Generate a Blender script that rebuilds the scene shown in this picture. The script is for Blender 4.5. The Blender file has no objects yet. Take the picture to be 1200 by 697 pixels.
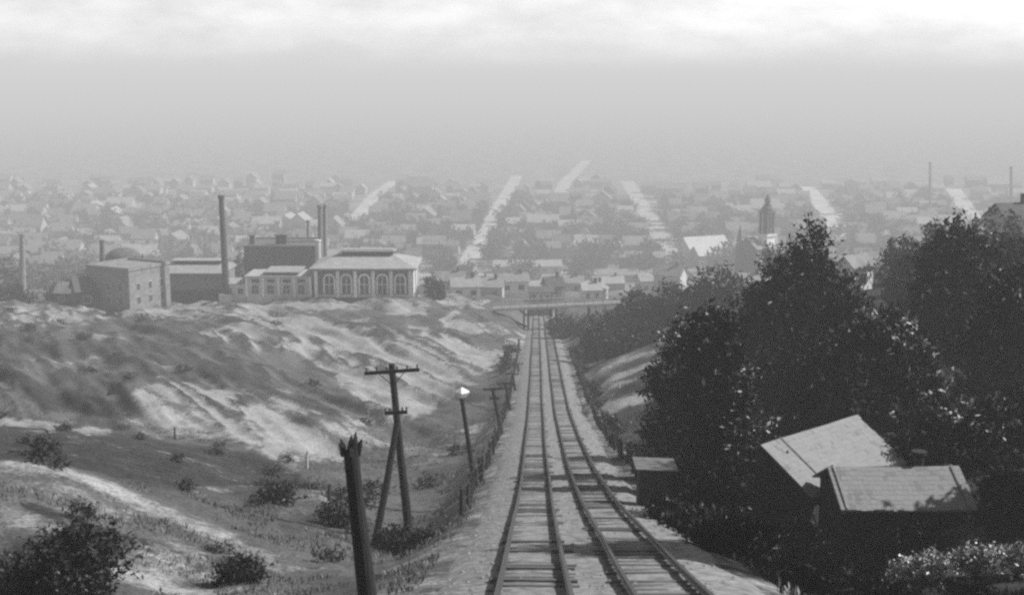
import bpy, math, random
import numpy as np
from mathutils import Vector, Matrix

random.seed(7)
rng = np.random.default_rng(7)
scene = bpy.context.scene
COL = scene.collection

# ------------------------------------------------------------------ camera model
F = 1450.0                       # focal length in photo pixels (photo 1200 x 697)
PITCH = math.atan((348.5 - 97.0) / F)
CP, SP = math.cos(PITCH), math.sin(PITCH)
ZC = 100.0                       # camera stands 100 m above the plain


def ray(px, py):
    a = (px - 600.0) / F
    b = -(py - 348.5) / F
    return a, CP + b * SP, -SP + b * CP


def P(px, py, Y):
    """world point at ground distance Y seen at a photo position"""
    a, dy, dz = ray(px, py)
    return Vector((a * Y / dy, Y, ZC + dz * Y / dy))


def project(X, Y, Z):
    z = Z - ZC
    dep = Y * CP - z * SP
    up = Y * SP + z * CP
    return 600 + F * X / dep, 348.5 - F * up / dep


def sstep(a, b, x):
    t = np.clip((x - a) / (b - a), 0, 1)
    return t * t * (3 - 2 * t)


def _h(ix, iy, seed):
    v = np.sin(ix * 127.1 + iy * 311.7 + seed * 74.7) * 43758.5453
    return v - np.floor(v)


def vnoise(x, y, seed=0):
    ix, iy = np.floor(x), np.floor(y)
    fx, fy = x - ix, y - iy
    fx = fx * fx * (3 - 2 * fx)
    fy = fy * fy * (3 - 2 * fy)
    a = _h(ix, iy, seed); b = _h(ix + 1, iy, seed)
    c = _h(ix, iy + 1, seed); d = _h(ix + 1, iy + 1, seed)
    return (a + (b - a) * fx) * (1 - fy) + (c + (d - c) * fx) * fy - 0.5


def fbm(x, y, seed=0, oct=4):
    r = 0; amp = 1.0
    for i in range(oct):
        r = r + amp * vnoise(x * 2 ** i, y * 2 ** i, seed + i * 3.1)
        amp *= 0.5
    return r


# ------------------------------------------------------------------ track line
TP = [(-60, -2.0), (0, -3.4), (8, -5.6), (20, -9.0), (27, -11.1), (33, -12.7), (48.5, -17.0), (67, -21.4),
      (90, -26.4), (120, -32.2), (150, -36.6), (175, -39.9), (200, -43.5), (230, -47.8), (265, -52.9),
      (300, -57.2), (340, -61.5), (380, -65)]
_ty = np.arange(-60, 381, 1.0)
_tz = np.interp(_ty, [p[0] for p in TP], [p[1] for p in TP])
_k = np.exp(-0.5 * (np.arange(-12, 13) / 4.0) ** 2); _k /= _k.sum()
_tzs = np.convolve(np.pad(_tz, 12, mode='reflect', reflect_type='odd'), _k, mode='valid')


def zt(Y):
    return np.interp(Y, _ty, _tzs)


def xr1(Y):
    return -0.19 + 0.0203 * (Y - 27)


def xt(Y):
    return xr1(Y) + 2.0


# ------------------------------------------------------------------ terrain
# photo x, photo y, ground distance: places where the ground was read off the photo
CTRL = [
    # near, left
    (-500, 900, 10), (100, 900, 10), (-200, 760, 18), (200, 760, 20), (420, 770, 20), (0, 690, 27), (200, 690, 29), (330, 690, 32),
    (-150, 520, 42), (0, 543, 44), (100, 565, 44), (200, 600, 42), (310, 642, 39), (390, 655, 41), (430, 660, 44), (480, 650, 51),
    (60, 620, 33), (150, 640, 34),
    # gully
    (300, 565, 72), (200, 545, 72), (80, 520, 75), (-150, 480, 80), (390, 600, 58), (440, 575, 72), (430, 545, 95), (330, 548, 88),
    (200, 528, 85), (500, 590, 68), (470, 515, 115), (520, 480, 140), (570, 440, 170), (605, 405, 215), (545, 520, 105),
    (575, 480, 135),
    # far bank
    (170, 495, 105), (180, 450, 128), (330, 470, 128), (300, 515, 105), (0, 490, 100), (-150, 440, 120), (0, 400, 185), (200, 400, 185),
    (400, 425, 180), (430, 470, 140), (500, 405, 195), (540, 382, 232), (450, 372, 228), (300, 375, 225), (100, 372, 225), (-200, 375, 225),
    (430, 350, 278), (520, 352, 275), (280, 350, 278), (150, 360, 265), (0, 355, 270), (-200, 355, 270), (575, 363, 263),
    # right
    (700, 520, 95), (765, 520, 82), (740, 450, 125), (690, 425, 180), (770, 402, 160), (715, 385, 212), (725, 357, 266), (850, 395, 140),
    (900, 350, 170), (1000, 345, 150), (1100, 330, 150), (1190, 305, 190), (1350, 300, 190), (1190, 420, 95), (1050, 500, 70),
    (1000, 662, 52), (900, 640, 55), (1150, 640, 46), (1150, 700, 35), (900, 700, 33), (830, 610, 50), (790, 560, 65), (1200, 565, 56),
    (1400, 520, 56), (800, 360, 200), (900, 900, 12), (1500, 900, 12), (1400, 700, 30),
]
pts = []
for px, py, Y in CTRL:
    p = P(px, py, Y)
    pts.append((p.x / Y, Y, -(p.z - ZC) / Y))
for Y in (300, 340, 400, 480, 560, 640):
    zz = {300: -51, 340: -57, 400: -67, 480: -81, 560: -93, 640: -100}[Y]
    for u in (-0.6, -0.35, -0.15, 0.0, 0.15, 0.35, 0.6):
        z2 = zz
        if Y <= 340 and u >= 0.3: z2 += 5
        if abs(u) < 0.01 and Y <= 340: z2 = zt(Y) + 2
        pts.append((u, Y, -z2 / Y))
for Y in (10, 20, 30, 45, 60, 80, 105, 135, 170, 205, 240, 270):
    pts.append((xt(Y) / Y, Y, -zt(Y) / Y))
pts = np.array(pts)
SV = 0.30


def feat(u, Y):
    return np.stack([u, np.log(np.maximum(Y, 4.0)) * SV], -1)


_fp = feat(pts[:, 0], pts[:, 1])


def _phi(a, b):
    d = a[:, None, :] - b[None, :, :]
    return np.sqrt((d ** 2).sum(-1) + 0.03 ** 2)


_n = len(pts)
_A = np.zeros((_n + 3, _n + 3))
_A[:_n, :_n] = _phi(_fp, _fp) - 2e-3 * np.eye(_n)
_A[:_n, _n] = 1; _A[:_n, _n + 1:] = _fp; _A[_n:, :_n] = _A[:_n, _n:].T
_w = np.linalg.solve(_A, np.concatenate([pts[:, 2], np.zeros(3)]))


def ground_rel(X, Y):
    X = np.atleast_1d(np.asarray(X, float)); Y = np.atleast_1d(np.asarray(Y, float))
    Yc = np.clip(Y, 8.0, 700.0)
    u = np.clip(X / np.maximum(Y, 8), -0.62, 0.62)
    out = np.empty(len(X))
    for i in range(0, len(X), 20000):
        f = feat(u[i:i + 20000], Yc[i:i + 20000])
        s = _phi(f, _fp) @ _w[:_n] + _w[_n] + f @ _w[_n + 1:]
        out[i:i + 20000] = -s * Yc[i:i + 20000]
    # relief: hummocks and erosion rills running down to the right
    amp = sstep(8, 40, Y) * (1 - sstep(480, 600, Y))
    d = np.abs(X - xt(Y))
    off = sstep(3.4, 9.0, d) * 1.0
    hum = fbm(X / 14.0, Y / 18.0, 1, 4) * 1.2 + fbm(X / 3.2, Y / 4.0, 5, 4) * 0.45
    rl = (X * 0.88 + Y * 0.47)
    rill = -np.abs(fbm(rl / 6.0 + 0.7 * vnoise(X / 30, Y / 30, 4), (X * 0.47 - Y * 0.88) / 55.0, 11, 4)) * 3.0
    rmask = sstep(78, 115, Y) * (X < xt(Y) - 4) * sstep(4, 14, d)
    out = out + amp * off * (hum + rill * rmask * 1.2)
    # track shelf / cutting
    w = (1 - sstep(3.1, 7.0, d)) * (1 - sstep(330, 370, Y))
    out = out * (1 - w) + (zt(Y) - 0.28) * w
    pl = sstep(520, 640, Y)
    return out * (1 - pl) - 100.0 * pl


def gz(X, Y):
    return float(ground_rel([X], [Y])[0]) + ZC


def G(px, Y, dz=0.0):
    """ground point at distance Y under photo column px"""
    X = (px - 600) * Y / F
    for _ in range(4):
        z = gz(X, Y)
        X = (px - 600) * (Y * CP - (z - ZC) * SP) / F
    return Vector((X, Y, gz(X, Y) + dz))


# ------------------------------------------------------------------ materials
MATS = {}


def nodes_of(name):
    m = bpy.data.materials.new(name); m.use_nodes = True
    nt = m.node_tree; nt.nodes.clear()
    out = nt.nodes.new('ShaderNodeOutputMaterial')
    bs = nt.nodes.new('ShaderNodeBsdfPrincipled')
    nt.links.new(bs.outputs[0], out.inputs[0])
    return m, nt, bs


def grey(v):
    return (v, v, v, 1)


def mat(name, base, var=0.3, scale=2.0, rough=0.85, bump=0.25, stretch=(1, 1, 1), spec=0.3, detail=5):
    if name in MATS: return MATS[name]
    m, nt, bs = nodes_of(name)
    N, L = nt.nodes.new, nt.links.new
    tc = N('ShaderNodeTexCoord'); mp = N('ShaderNodeMapping'); mp.inputs['Scale'].default_value = stretch
    L(tc.outputs['Object'], mp.inputs[0])
    nz = N('ShaderNodeTexNoise'); nz.inputs['Scale'].default_value = scale; nz.inputs['Detail'].default_value = detail
    nz.inputs['Roughness'].default_value = 0.65
    L(mp.outputs[0], nz.inputs['Vector'])
    oi = N('ShaderNodeObjectInfo')
    rp = N('ShaderNodeValToRGB')
    rp.color_ramp.elements[0].position = 0.3; rp.color_ramp.elements[1].position = 0.7
    rp.color_ramp.elements[0].color = grey(base * (1 - var)); rp.color_ramp.elements[1].color = grey(min(0.9, base * (1 + var)))
    L(nz.outputs[0], rp.inputs[0])
    mr = N('ShaderNodeMapRange'); mr.inputs['To Min'].default_value = 0.85; mr.inputs['To Max'].default_value = 1.15
    L(oi.outputs['Random'], mr.inputs[0])
    mx = N('ShaderNodeMix'); mx.data_type = 'RGBA'; mx.blend_type = 'MULTIPLY'; mx.inputs[0].default_value = 1
    L(rp.outputs[0], mx.inputs[6]); L(mr.outputs[0], mx.inputs[7])
    L(mx.outputs[2], bs.inputs['Base Color'])
    bs.inputs['Roughness'].default_value = rough
    bs.inputs['Specular IOR Level'].default_value = spec
    if bump:
        b = N('ShaderNodeBump'); b.inputs['Strength'].default_value = bump; b.inputs['Distance'].default_value = 0.05
        L(nz.outputs[0], b.inputs['Height']); L(b.outputs[0], bs.inputs['Normal'])
    MATS[name] = m
    return m


def leafmat(name, lo, hi, pale, frac, rough=0.55, spec=0.3):
    """each leaf (mesh island) its own tone; a small share pale, on dark trees as painted glints"""
    m, nt, bs = nodes_of(name)
    N, L = nt.nodes.new, nt.links.new
    g = N('ShaderNodeNewGeometry'); rp = N('ShaderNodeValToRGB')
    e = rp.color_ramp.elements
    e[0].position = 0; e[0].color = grey(lo); e[1].position = 1; e[1].color = grey(hi)
    L(g.outputs['Random Per Island'], rp.inputs[0])
    tc = N('ShaderNodeTexCoord'); nz = N('ShaderNodeTexNoise'); nz.inputs['Scale'].default_value = 0.9; nz.inputs['Detail'].default_value = 3
    L(tc.outputs['Object'], nz.inputs['Vector'])
    cl = N('ShaderNodeMapRange'); cl.inputs['From Min'].default_value = .46; cl.inputs['From Max'].default_value = .66; cl.inputs['To Max'].default_value = frac * 4.0
    L(nz.outputs[0], cl.inputs[0])
    th = N('ShaderNodeMath'); th.operation = 'SUBTRACT'; th.inputs[0].default_value = 1.0; L(cl.outputs[0], th.inputs[1])
    gt = N('ShaderNodeMath'); gt.operation = 'GREATER_THAN'; L(g.outputs['Random Per Island'], gt.inputs[0]); L(th.outputs[0], gt.inputs[1])
    mx = N('ShaderNodeMix'); mx.data_type = 'RGBA'; L(gt.outputs[0], mx.inputs[0]); L(rp.outputs[0], mx.inputs[6]); mx.inputs[7].default_value = grey(pale)
    L(mx.outputs[2], bs.inputs['Base Color'])
    bs.inputs['Roughness'].default_value = rough; bs.inputs['Specular IOR Level'].default_value = spec * 0.2
    MATS[name] = m
    return m


def groundmat():
    m, nt, bs = nodes_of('earth')
    N, L = nt.nodes.new, nt.links.new
    at = N('ShaderNodeAttribute'); at.attribute_name = 'soil'
    sep = N('ShaderNodeSeparateColor'); L(at.outputs['Color'], sep.inputs[0])
    geo = N('ShaderNodeNewGeometry')

    def noise(sc, det=6, rough=0.62, st=(1, 1, 1)):
        mp = N('ShaderNodeMapping'); mp.inputs['Scale'].default_value = st
        L(geo.outputs['Position'], mp.inputs[0])
        n = N('ShaderNodeTexNoise'); n.inputs['Scale'].default_value = sc; n.inputs['Detail'].default_value = det
        n.inputs['Roughness'].default_value = rough
        L(mp.outputs[0], n.inputs['Vector']); return n.outputs[0]

    def ramp(src, a, b, ca, cb):
        r = N('ShaderNodeValToRGB'); e = r.color_ramp.elements
        e[0].position = a; e[1].position = b; e[0].color = grey(ca); e[1].color = grey(cb)
        L(src, r.inputs[0]); return r.outputs[0]

    def mix(f, a, b, mode='MIX'):
        x = N('ShaderNodeMix'); x.data_type = 'RGBA'; x.blend_type = mode
        if isinstance(f, float): x.inputs[0].default_value = f
        else: L(f, x.inputs[0])
        L(a, x.inputs[6]); L(b, x.inputs[7]); return x.outputs[2]

    def math_(op, a, b):
        x = N('ShaderNodeMath'); x.operation = op; x.use_clamp = False
        for i, v in enumerate((a, b)):
            if isinstance(v, (int, float)): x.inputs[i].default_value = v
            else: L(v, x.inputs[i])
        return x.outputs[0]

    n_big = noise(0.045, 6); n_mid = noise(0.35, 7); n_fine = noise(2.2, 6, 0.7); n_grit = noise(9.0, 4, 0.7)
    grass = mix(0.5, ramp(n_mid, 0.32, 0.68, 0.04, 0.14), ramp(n_fine, 0.3, 0.7, 0.035, 0.14))
    grass = mix(0.3, grass, ramp(n_big, 0.35, 0.65, 0.04, 0.16))
    sand = mix(0.5, ramp(n_mid, 0.3, 0.7, 0.17, 0.36), ramp(n_fine, 0.3, 0.7, 0.15, 0.38))
    scrub = mix(0.5, ramp(n_mid, 0.35, 0.65, 0.014, 0.05), ramp(n_fine, 0.35, 0.65, 0.012, 0.07))  # dark tone also stands for tree shade on the right
    town = mix(0.55, ramp(n_mid, 0.35, 0.65, 0.08, 0.26), ramp(n_big, 0.4, 0.6, 0.08, 0.26))
    # noisy edge to the bare patches
    e = math_('ADD', sep.outputs[0], math_('MULTIPLY', math_('SUBTRACT', n_mid, 0.5), 1.5))
    e = math_('ADD', e, math_('MULTIPLY', math_('SUBTRACT', n_fine, 0.5), 1.1))
    fb = ramp(e, 0.28, 0.72, 0, 1)
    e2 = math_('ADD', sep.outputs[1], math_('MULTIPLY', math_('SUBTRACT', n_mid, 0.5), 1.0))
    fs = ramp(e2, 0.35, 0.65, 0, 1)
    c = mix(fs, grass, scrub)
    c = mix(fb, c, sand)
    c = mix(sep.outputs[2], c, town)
    c = mix(0.8, c, mix(1.0, c, ramp(n_grit, 0.35, 0.65, 0.4, 1.6), 'MULTIPLY'))
    L(c, bs.inputs['Base Color'])
    bs.inputs['Roughness'].default_value = 0.95; bs.inputs['Specular IOR Level'].default_value = 0.1
    b = N('ShaderNodeBump'); b.inputs['Strength'].default_value = 0.7; b.inputs['Distance'].default_value = 0.35
    L(mix(0.5, n_mid, n_fine), b.inputs['Height']); L(b.outputs[0], bs.inputs['Normal'])
    return m


# ------------------------------------------------------------------ mesh builder
class MB:
    def __init__(s):
        s.v = []; s.f = []; s.m = []

    def quad(s, pts_, mi=0):
        b = len(s.v); s.v += [tuple(p) for p in pts_]; s.f.append(tuple(range(b, b + len(pts_)))); s.m.append(mi)

    def box(s, c, size, mi=0, M=None):
        """c = centre, size = full size, M = optional 3x3 rotation"""
        hx, hy, hz = [x / 2 for x in size]
        b = len(s.v)
        for dx, dy, dz in ((-1, -1, -1), (1, -1, -1), (1, 1, -1), (-1, 1, -1), (-1, -1, 1), (1, -1, 1), (1, 1, 1), (-1, 1, 1)):
            o = Vector((dx * hx, dy * hy, dz * hz))
            if M is not None: o = M @ o
            s.v.append(tuple(Vector(c) + o))
        for q in ((0, 3, 2, 1), (4, 5, 6, 7), (0, 1, 5, 4), (1, 2, 6, 5), (2, 3, 7, 6), (3, 0, 4, 7)):
            s.f.append(tuple(b + i for i in q)); s.m.append(mi)

    def bar(s, p, q, w, h, mi=0):
        """rectangular beam from p to q"""
        p, q = Vector(p), Vector(q); d = (q - p); L = d.length; d.normalize()
        up = Vector((0, 0, 1)) if abs(d.z) < 0.95 else Vector((1, 0, 0))
        x = d.cross(up).normalized(); y = x.cross(d)
        M = Matrix((x, d, y)).transposed()
        s.box((p + q) / 2, (w, L, h), mi, M)

    def tube(s, path, radii, n=8, mi=0, cap=True, wob=0.0):
        path = [Vector(p) for p in path]; rings = []
        for i, p in enumerate(path):
            d = (path[min(i + 1, len(path) - 1)] - path[max(i - 1, 0)]).normalized()
            up = Vector((0, 1, 0)) if abs(d.y) < 0.9 else Vector((1, 0, 0))
            x = d.cross(up).normalized(); y = d.cross(x)
            r = radii[i] if isinstance(radii, (list, tuple)) else radii
            b = len(s.v)
            for k in range(n):
                a = 2 * math.pi * k / n; rr = r * (1 + wob * random.uniform(-1, 1))
                s.v.append(tuple(p + x * math.cos(a) * rr + y * math.sin(a) * rr))
            rings.append(b)
        for a, b in zip(rings, rings[1:]):
            for k in range(n):
                s.f.append((a + k, a + (k + 1) % n, b + (k + 1) % n, b + k)); s.m.append(mi)
        if cap:
            s.f.append(tuple(rings[0] + k for k in range(n))[::-1]); s.m.append(mi)
            s.f.append(tuple(rings[-1] + k for k in range(n))); s.m.append(mi)

    def prism(s, poly, p0, ux, uz, depth, mi=0):
        """polygon given in (a, b), laid out from p0 along ux / uz, extruded along depth vector"""
        b = len(s.v); n = len(poly)
        for k in (0, 1):
            for a, c in poly:
                s.v.append(tuple(Vector(p0) + Vector(ux) * a + Vector(uz) * c + Vector(depth) * k))
        s.f.append(tuple(b + i for i in range(n))); s.m.append(mi)
        s.f.append(tuple(b + n + i for i in range(n))[::-1]); s.m.append(mi)
        for i in range(n):
            j = (i + 1) % n
            s.f.append((b + j, b + i, b + n + i, b + n + j)); s.m.append(mi)

    def build(s, name, mats, parent=None, origin=None, smooth=False):
        me = bpy.data.meshes.new(name)
        o = Vector(origin) if origin is not None else None
        vv = s.v if o is None else [(x - o.x, y - o.y, z - o.z) for x, y, z in s.v]
        me.from_pydata(vv, [], s.f)
        if not isinstance(mats, (list, tuple)): mats = [mats]
        for m in mats: me.materials.append(m)
        if len(mats) > 1: me.polygons.foreach_set('material_index', s.m)
        if smooth: me.polygons.foreach_set('use_smooth', [True] * len(s.f))
        me.update()
        ob = bpy.data.objects.new(name, me); COL.objects.link(ob)
        if parent is not None: ob.parent = parent
        elif o is not None: ob.location = o
        return ob


def quads_object(name, V, m, parent=None, origin=None):
    """V: (n,4,3) array of loose quads"""
    n = len(V)
    me = bpy.data.meshes.new(name)
    me.vertices.add(n * 4); me.vertices.foreach_set('co', V.reshape(-1).astype(np.float32))
    me.loops.add(n * 4); me.loops.foreach_set('vertex_index', np.arange(n * 4, dtype=np.int32))
    me.polygons.add(n); me.polygons.foreach_set('loop_start', np.arange(0, n * 4, 4, dtype=np.int32))
    me.materials.append(m); me.update(calc_edges=True); me.validate()
    ob = bpy.data.objects.new(name, me); COL.objects.link(ob)
    if parent is not None: ob.parent = parent
    if origin is not None: ob.location = origin
    return ob


def tag(o, label=None, cat=None, group=None, kind=None):
    if label: o['label'] = label
    if cat: o['category'] = cat
    if group: o['group'] = group
    if kind: o['kind'] = kind
    return o


def empty(name, loc, rz=0.0):
    o = bpy.data.objects.new(name, None); COL.objects.link(o)
    o.location = loc; o.rotation_euler = (0, 0, rz); o.empty_display_size = 0.3
    return o


def copy_tree(o, parent=None):
    c = o.copy(); COL.objects.link(c)
    if parent is not None: c.parent = parent
    for ch in list(o.children): copy_tree(ch, c)
    return c


# ------------------------------------------------------------------ material set
M_timber = mat('weathered_timber', 0.022, 0.45, 3, 0.9, 0.6, (6, 6, 0.5))
M_tie = mat('tie_timber', 0.115, 0.5, 4, 0.95, 0.6, (0.6, 5, 5))
M_rail = mat('rail_steel', 0.035, 0.3, 5, 0.45, 0.1, spec=0.5)
M_fence = mat('fence_timber', 0.035, 0.4, 5, 0.9, 0.4)
M_wire = mat('wire', 0.08, 0.2, 5, 0.6, 0)
M_ballast = mat('ballast', 0.19, 0.55, 3.0, 0.95, 0.8, detail=8, spec=0.1)
M_bark = mat('bark', 0.04, 0.4, 5, 0.95, 0.6, (3, 3, 0.6))
M_white = mat('white_paint', 0.8, 0.06, 3, 0.6, 0.05)
M_glass = mat('dark_glass', 0.03, 0.3, 3, 0.25, 0, spec=0.5)
M_iron = mat('sooty_iron', 0.05, 0.3, 2, 0.7, 0.1)
M_brick_d = mat('sooty_brick', 0.10, 0.35, 1.2, 0.95, 0.2)
M_brick_m = mat('brick', 0.19, 0.3, 1.0, 0.95, 0.2)
M_plaster = mat('pale_plaster', 0.5, 0.18, 0.6, 0.9, 0.1)
M_roof_p = mat('pale_roof', 0.29, 0.2, 0.7, 0.9, 0.2)
M_roof_m = mat('grey_roof', 0.2, 0.3, 0.7, 0.9, 0.2)
M_roof_d = mat('dark_roof', 0.08, 0.3, 0.7, 0.9, 0.2)
M_wall_p = mat('pale_boards', 0.45, 0.15, 0.8, 0.9, 0.1)
M_wall_m = mat('grey_boards', 0.22, 0.2, 0.8, 0.9, 0.1)
M_street = mat('street_dust', 0.40, 0.3, 0.04, 0.95, 0)
M_shack_wall = mat('dark_planks', 0.045, 0.45, 3, 0.95, 0.5, (7, 7, 0.4))
M_shack_roof = mat('shingle_roof', 0.24, 0.4, 1.6, 0.95, 0.6, (2.5, 1, 1), detail=8)
M_stone = mat('pale_stone', 0.24, 0.4, 4, 0.95, 0.5)
L_dark = leafmat('dark_leaves', 0.006, 0.022, 0.34, 0.05)  # pale share paints sun glints into the leaf colour
L_dark2 = leafmat('dark_leaves_glints', 0.006, 0.024, 0.46, 0.13)  # same leaves with more painted glints
L_mid = leafmat('mid_leaves', 0.012, 0.04, 0.10, 0.04)
L_dry = leafmat('dry_scrub', 0.015, 0.065, 0.14, 0.03, 0.9, 0.1)
L_grass = leafmat('dry_grass_blades', 0.05, 0.14, 0.26, 0.10, 0.9, 0.1)
L_pale = leafmat('pale_blossom', 0.06, 0.45, 0.85, 0.35, 0.8, 0.1)
L_town = leafmat('town_leaves', 0.045, 0.10, 0.14, 0.1, 0.9, 0.1)  # lightened for distance: haze put into the leaf colour

M_shingle = leafmat('weathered_shingles', 0.235, 0.27, 0.20, 0.05, 0.9, 0.3)

# ------------------------------------------------------------------ ground sheet
us = np.concatenate([np.linspace(-0.66, -0.45, 40)[:-1], np.linspace(-0.45, 0.45, 420), np.linspace(0.45, 0.66, 40)[1:]])
ys = np.concatenate([np.exp(np.linspace(math.log(6), math.log(700), 760))[:-1], np.exp(np.linspace(math.log(700), math.log(12000), 90))])
UU, YY = np.meshgrid(us, ys)
half = np.maximum(YY, 30.0)
XX = UU * half
Xf, Yf = XX.ravel(), YY.ravel()
Zf = ground_rel(Xf, Yf) + ZC
PX, PY = project(Xf, Yf, Zf)


WX = PX + 16 * fbm(Xf / 6.0, Yf / 9.0, 41, 5); WY = PY + 9 * fbm(Xf / 6.0 + 9, Yf / 9.0, 43, 5)


def seg_mask(poly, w, PX=WX, PY=WY):
    best = np.full(len(PX), 1e9)
    for (x0, y0), (x1, y1) in zip(poly, poly[1:]):
        dx, dy = x1 - x0, y1 - y0
        t = np.clip(((PX - x0) * dx + (PY - y0) * dy) / (dx * dx + dy * dy + 1e-9), 0, 1)
        best = np.minimum(best, np.hypot(PX - x0 - t * dx, PY - y0 - t * dy))
    return 1 - sstep(w * 0.15, w * 1.6, best)


BARE_LIT = [
    ([(0, 546), (60, 548), (110, 560), (170, 588), (240, 616), (320, 648)], 10, 1.0), ([(0, 562), (60, 580), (150, 610)], 22, .42), ([(70, 560), (110, 590)], 9, .6), ([(0, 598), (70, 618)], 9, .6),
    ([(0, 600), (60, 618)], 12, .7), ([(140, 668), (190, 682), (240, 697)], 14, .95), ([(0, 640), (20, 660)], 12, .5),
    ([(190, 640), (260, 668), (330, 690)], 9, .5),
    ([(170, 462), (215, 462), (280, 478), (330, 500), (375, 530)], 15, 1.0), ([(180, 485), (250, 495), (310, 518), (345, 540)], 14, 1.0),
    ([(330, 470), (390, 500), (430, 520)], 10, .7), ([(340, 500), (400, 535)], 8, .8),
    ([(300, 388), (340, 382), (400, 405), (440, 432), (480, 468)], 18, 1.0), ([(350, 400), (420, 445), (470, 480)], 9, .7),
    ([(420, 410), (470, 430), (520, 455)], 14, .95), ([(460, 405), (520, 430), (550, 438)], 14, .95),
    ([(400, 440), (440, 470), (500, 475)], 9, .8), ([(500, 395), (560, 420), (600, 408)], 12, .9), ([(560, 438), (615, 395)], 6, .9),
    ([(370, 500), (440, 492), (490, 470)], 9, .7),
    ([(440, 520), (530, 515), (590, 500)], 8, .45), ([(470, 545), (560, 525)], 6, .35),
    ([(0, 492), (60, 500)], 8, .9), ([(90, 505), (130, 503)], 4, .7),
    ([(0, 378), (80, 372), (150, 364), (260, 366), (330, 372)], 9, .8), ([(0, 362), (100, 366), (260, 360), (420, 358), (500, 362)], 6, .8),
    ([(240, 394), (300, 386), (340, 384), (380, 392)], 8, .9), ([(120, 392), (150, 396)], 4, .7), ([(200, 352), (300, 354), (480, 353)], 6, .8),
    ([(524, 386), (541, 360), (531, 344), (520, 336)], 5, 1.0), ([(500, 350), (535, 350), (560, 356)], 7, .9),
    ([(540, 385), (580, 380), (600, 395)], 7, .6), ([(420, 380), (500, 392)], 8, .5),
    ([(688, 470), (726, 446), (768, 428)], 7, 1.0), ([(700, 482), (735, 466), (770, 458)], 6, 1.0), ([(690, 440), (730, 418), (760, 412)], 6, .6),
    ([(770, 392), (790, 408), (775, 420)], 8, .7), ([(830, 404), (858, 408)], 7, .7), ([(680, 500), (740, 520)], 9, .3),
    ([(320, 585), (400, 590), (330, 600)], 8, .5), ([(230, 575), (330, 572)], 5, .5), ([(370, 575), (405, 600)], 7, .5),
    ([(440, 690), (520, 660), (560, 600)], 12, .45), ([(450, 655), (520, 690)], 10, .5),
    ([(730, 690), (800, 697)], 20, .6),  # sunlit patch of the bed, painted in as pale ground
]
SCRUB_SHADE = [
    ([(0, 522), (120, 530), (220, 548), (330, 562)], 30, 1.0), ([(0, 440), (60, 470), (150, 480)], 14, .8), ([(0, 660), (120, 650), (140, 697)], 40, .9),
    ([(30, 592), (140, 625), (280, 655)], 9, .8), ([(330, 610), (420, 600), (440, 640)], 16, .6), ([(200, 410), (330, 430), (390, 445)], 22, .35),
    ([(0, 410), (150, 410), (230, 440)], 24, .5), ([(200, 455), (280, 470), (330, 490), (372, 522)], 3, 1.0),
    ([(860, 600), (1000, 640), (1200, 600)], 90, 1.0), ([(820, 690), (1200, 690)], 60, 1.0), ([(800, 500), (1200, 430)], 120, 1.0),  # right side: scrub, its darkness also painting in tree shade
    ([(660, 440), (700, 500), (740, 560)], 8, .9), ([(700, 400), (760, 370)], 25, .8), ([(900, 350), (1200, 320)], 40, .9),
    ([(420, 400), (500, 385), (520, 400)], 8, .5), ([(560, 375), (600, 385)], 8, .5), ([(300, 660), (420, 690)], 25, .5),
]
soil = np.zeros((len(PX), 4), np.float32); soil[:, 3] = 1
near = (Yf < 330)
for poly, w, st in BARE_LIT: soil[:, 0] = np.maximum(soil[:, 0], seg_mask(poly, w) * st * near)
for poly, w, st in SCRUB_SHADE: soil[:, 1] = np.maximum(soil[:, 1], seg_mask(poly, w) * st * near)
rl_ = Xf * 0.88 + Yf * 0.47
rill_ = fbm(rl_ / 4.5 + 0.8 * vnoise(Xf / 25, Yf / 25, 4), (Xf * 0.47 - Yf * 0.88) / 60.0, 17, 5)
bankm = sstep(95, 125, Yf) * (Xf < xt(Yf) - 3)
soil[:, 0] = np.clip(soil[:, 0] * (1 + bankm * (2.2 * rill_ + 0.35)) * (1 - .42 * (1 - sstep(80, 110, Yf)) * (Xf < xt(Yf))), 0, 1)
soil[:, 0] = np.maximum(soil[:, 0], .42 * sstep(.25, .6, fbm(Xf / 9.0, Yf / 12.0, 61, 5)) * (Xf < xt(Yf)))
rn_ = np.abs(fbm(rl_ / 6.0 + 0.7 * vnoise(Xf / 30, Yf / 30, 4), (Xf * 0.47 - Yf * 0.88) / 55.0, 11, 4))
gm = (1 - sstep(.015, .11, rn_)) * bankm * near
soil[:, 0] *= 1 - .85 * gm
soil[:, 1] = np.maximum(soil[:, 1], .62 * gm)
soil[:, 1] *= 1 - 0.9 * soil[:, 0]
side = np.abs(Xf - xt(Yf))
shoulder = (1 - sstep(4.2, 6.2, side)) * near
soil[:, 0] = np.maximum(soil[:, 0], shoulder * 0.40)
soil[:, 2] = sstep(330, 480, Yf)
nr, nc = XX.shape
idx = np.arange(nr * nc).reshape(nr, nc)
quads = np.stack([idx[:-1, :-1], idx[:-1, 1:], idx[1:, 1:], idx[1:, :-1]], -1).reshape(-1, 4)
me = bpy.data.meshes.new('ground')
me.vertices.add(nr * nc); me.vertices.foreach_set('co', np.stack([Xf, Yf, Zf], -1).reshape(-1).astype(np.float32))
me.loops.add(quads.size); me.loops.foreach_set('vertex_index', quads.reshape(-1).astype(np.int32))
me.polygons.add(len(quads)); me.polygons.foreach_set('loop_start', np.arange(0, quads.size, 4, dtype=np.int32))
me.polygons.foreach_set('use_smooth', np.ones(len(quads), bool))
at = me.attributes.new('soil', 'FLOAT_COLOR', 'POINT'); at.data.foreach_set('color', soil.reshape(-1))
me.materials.append(groundmat()); me.update(calc_edges=True)
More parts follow.
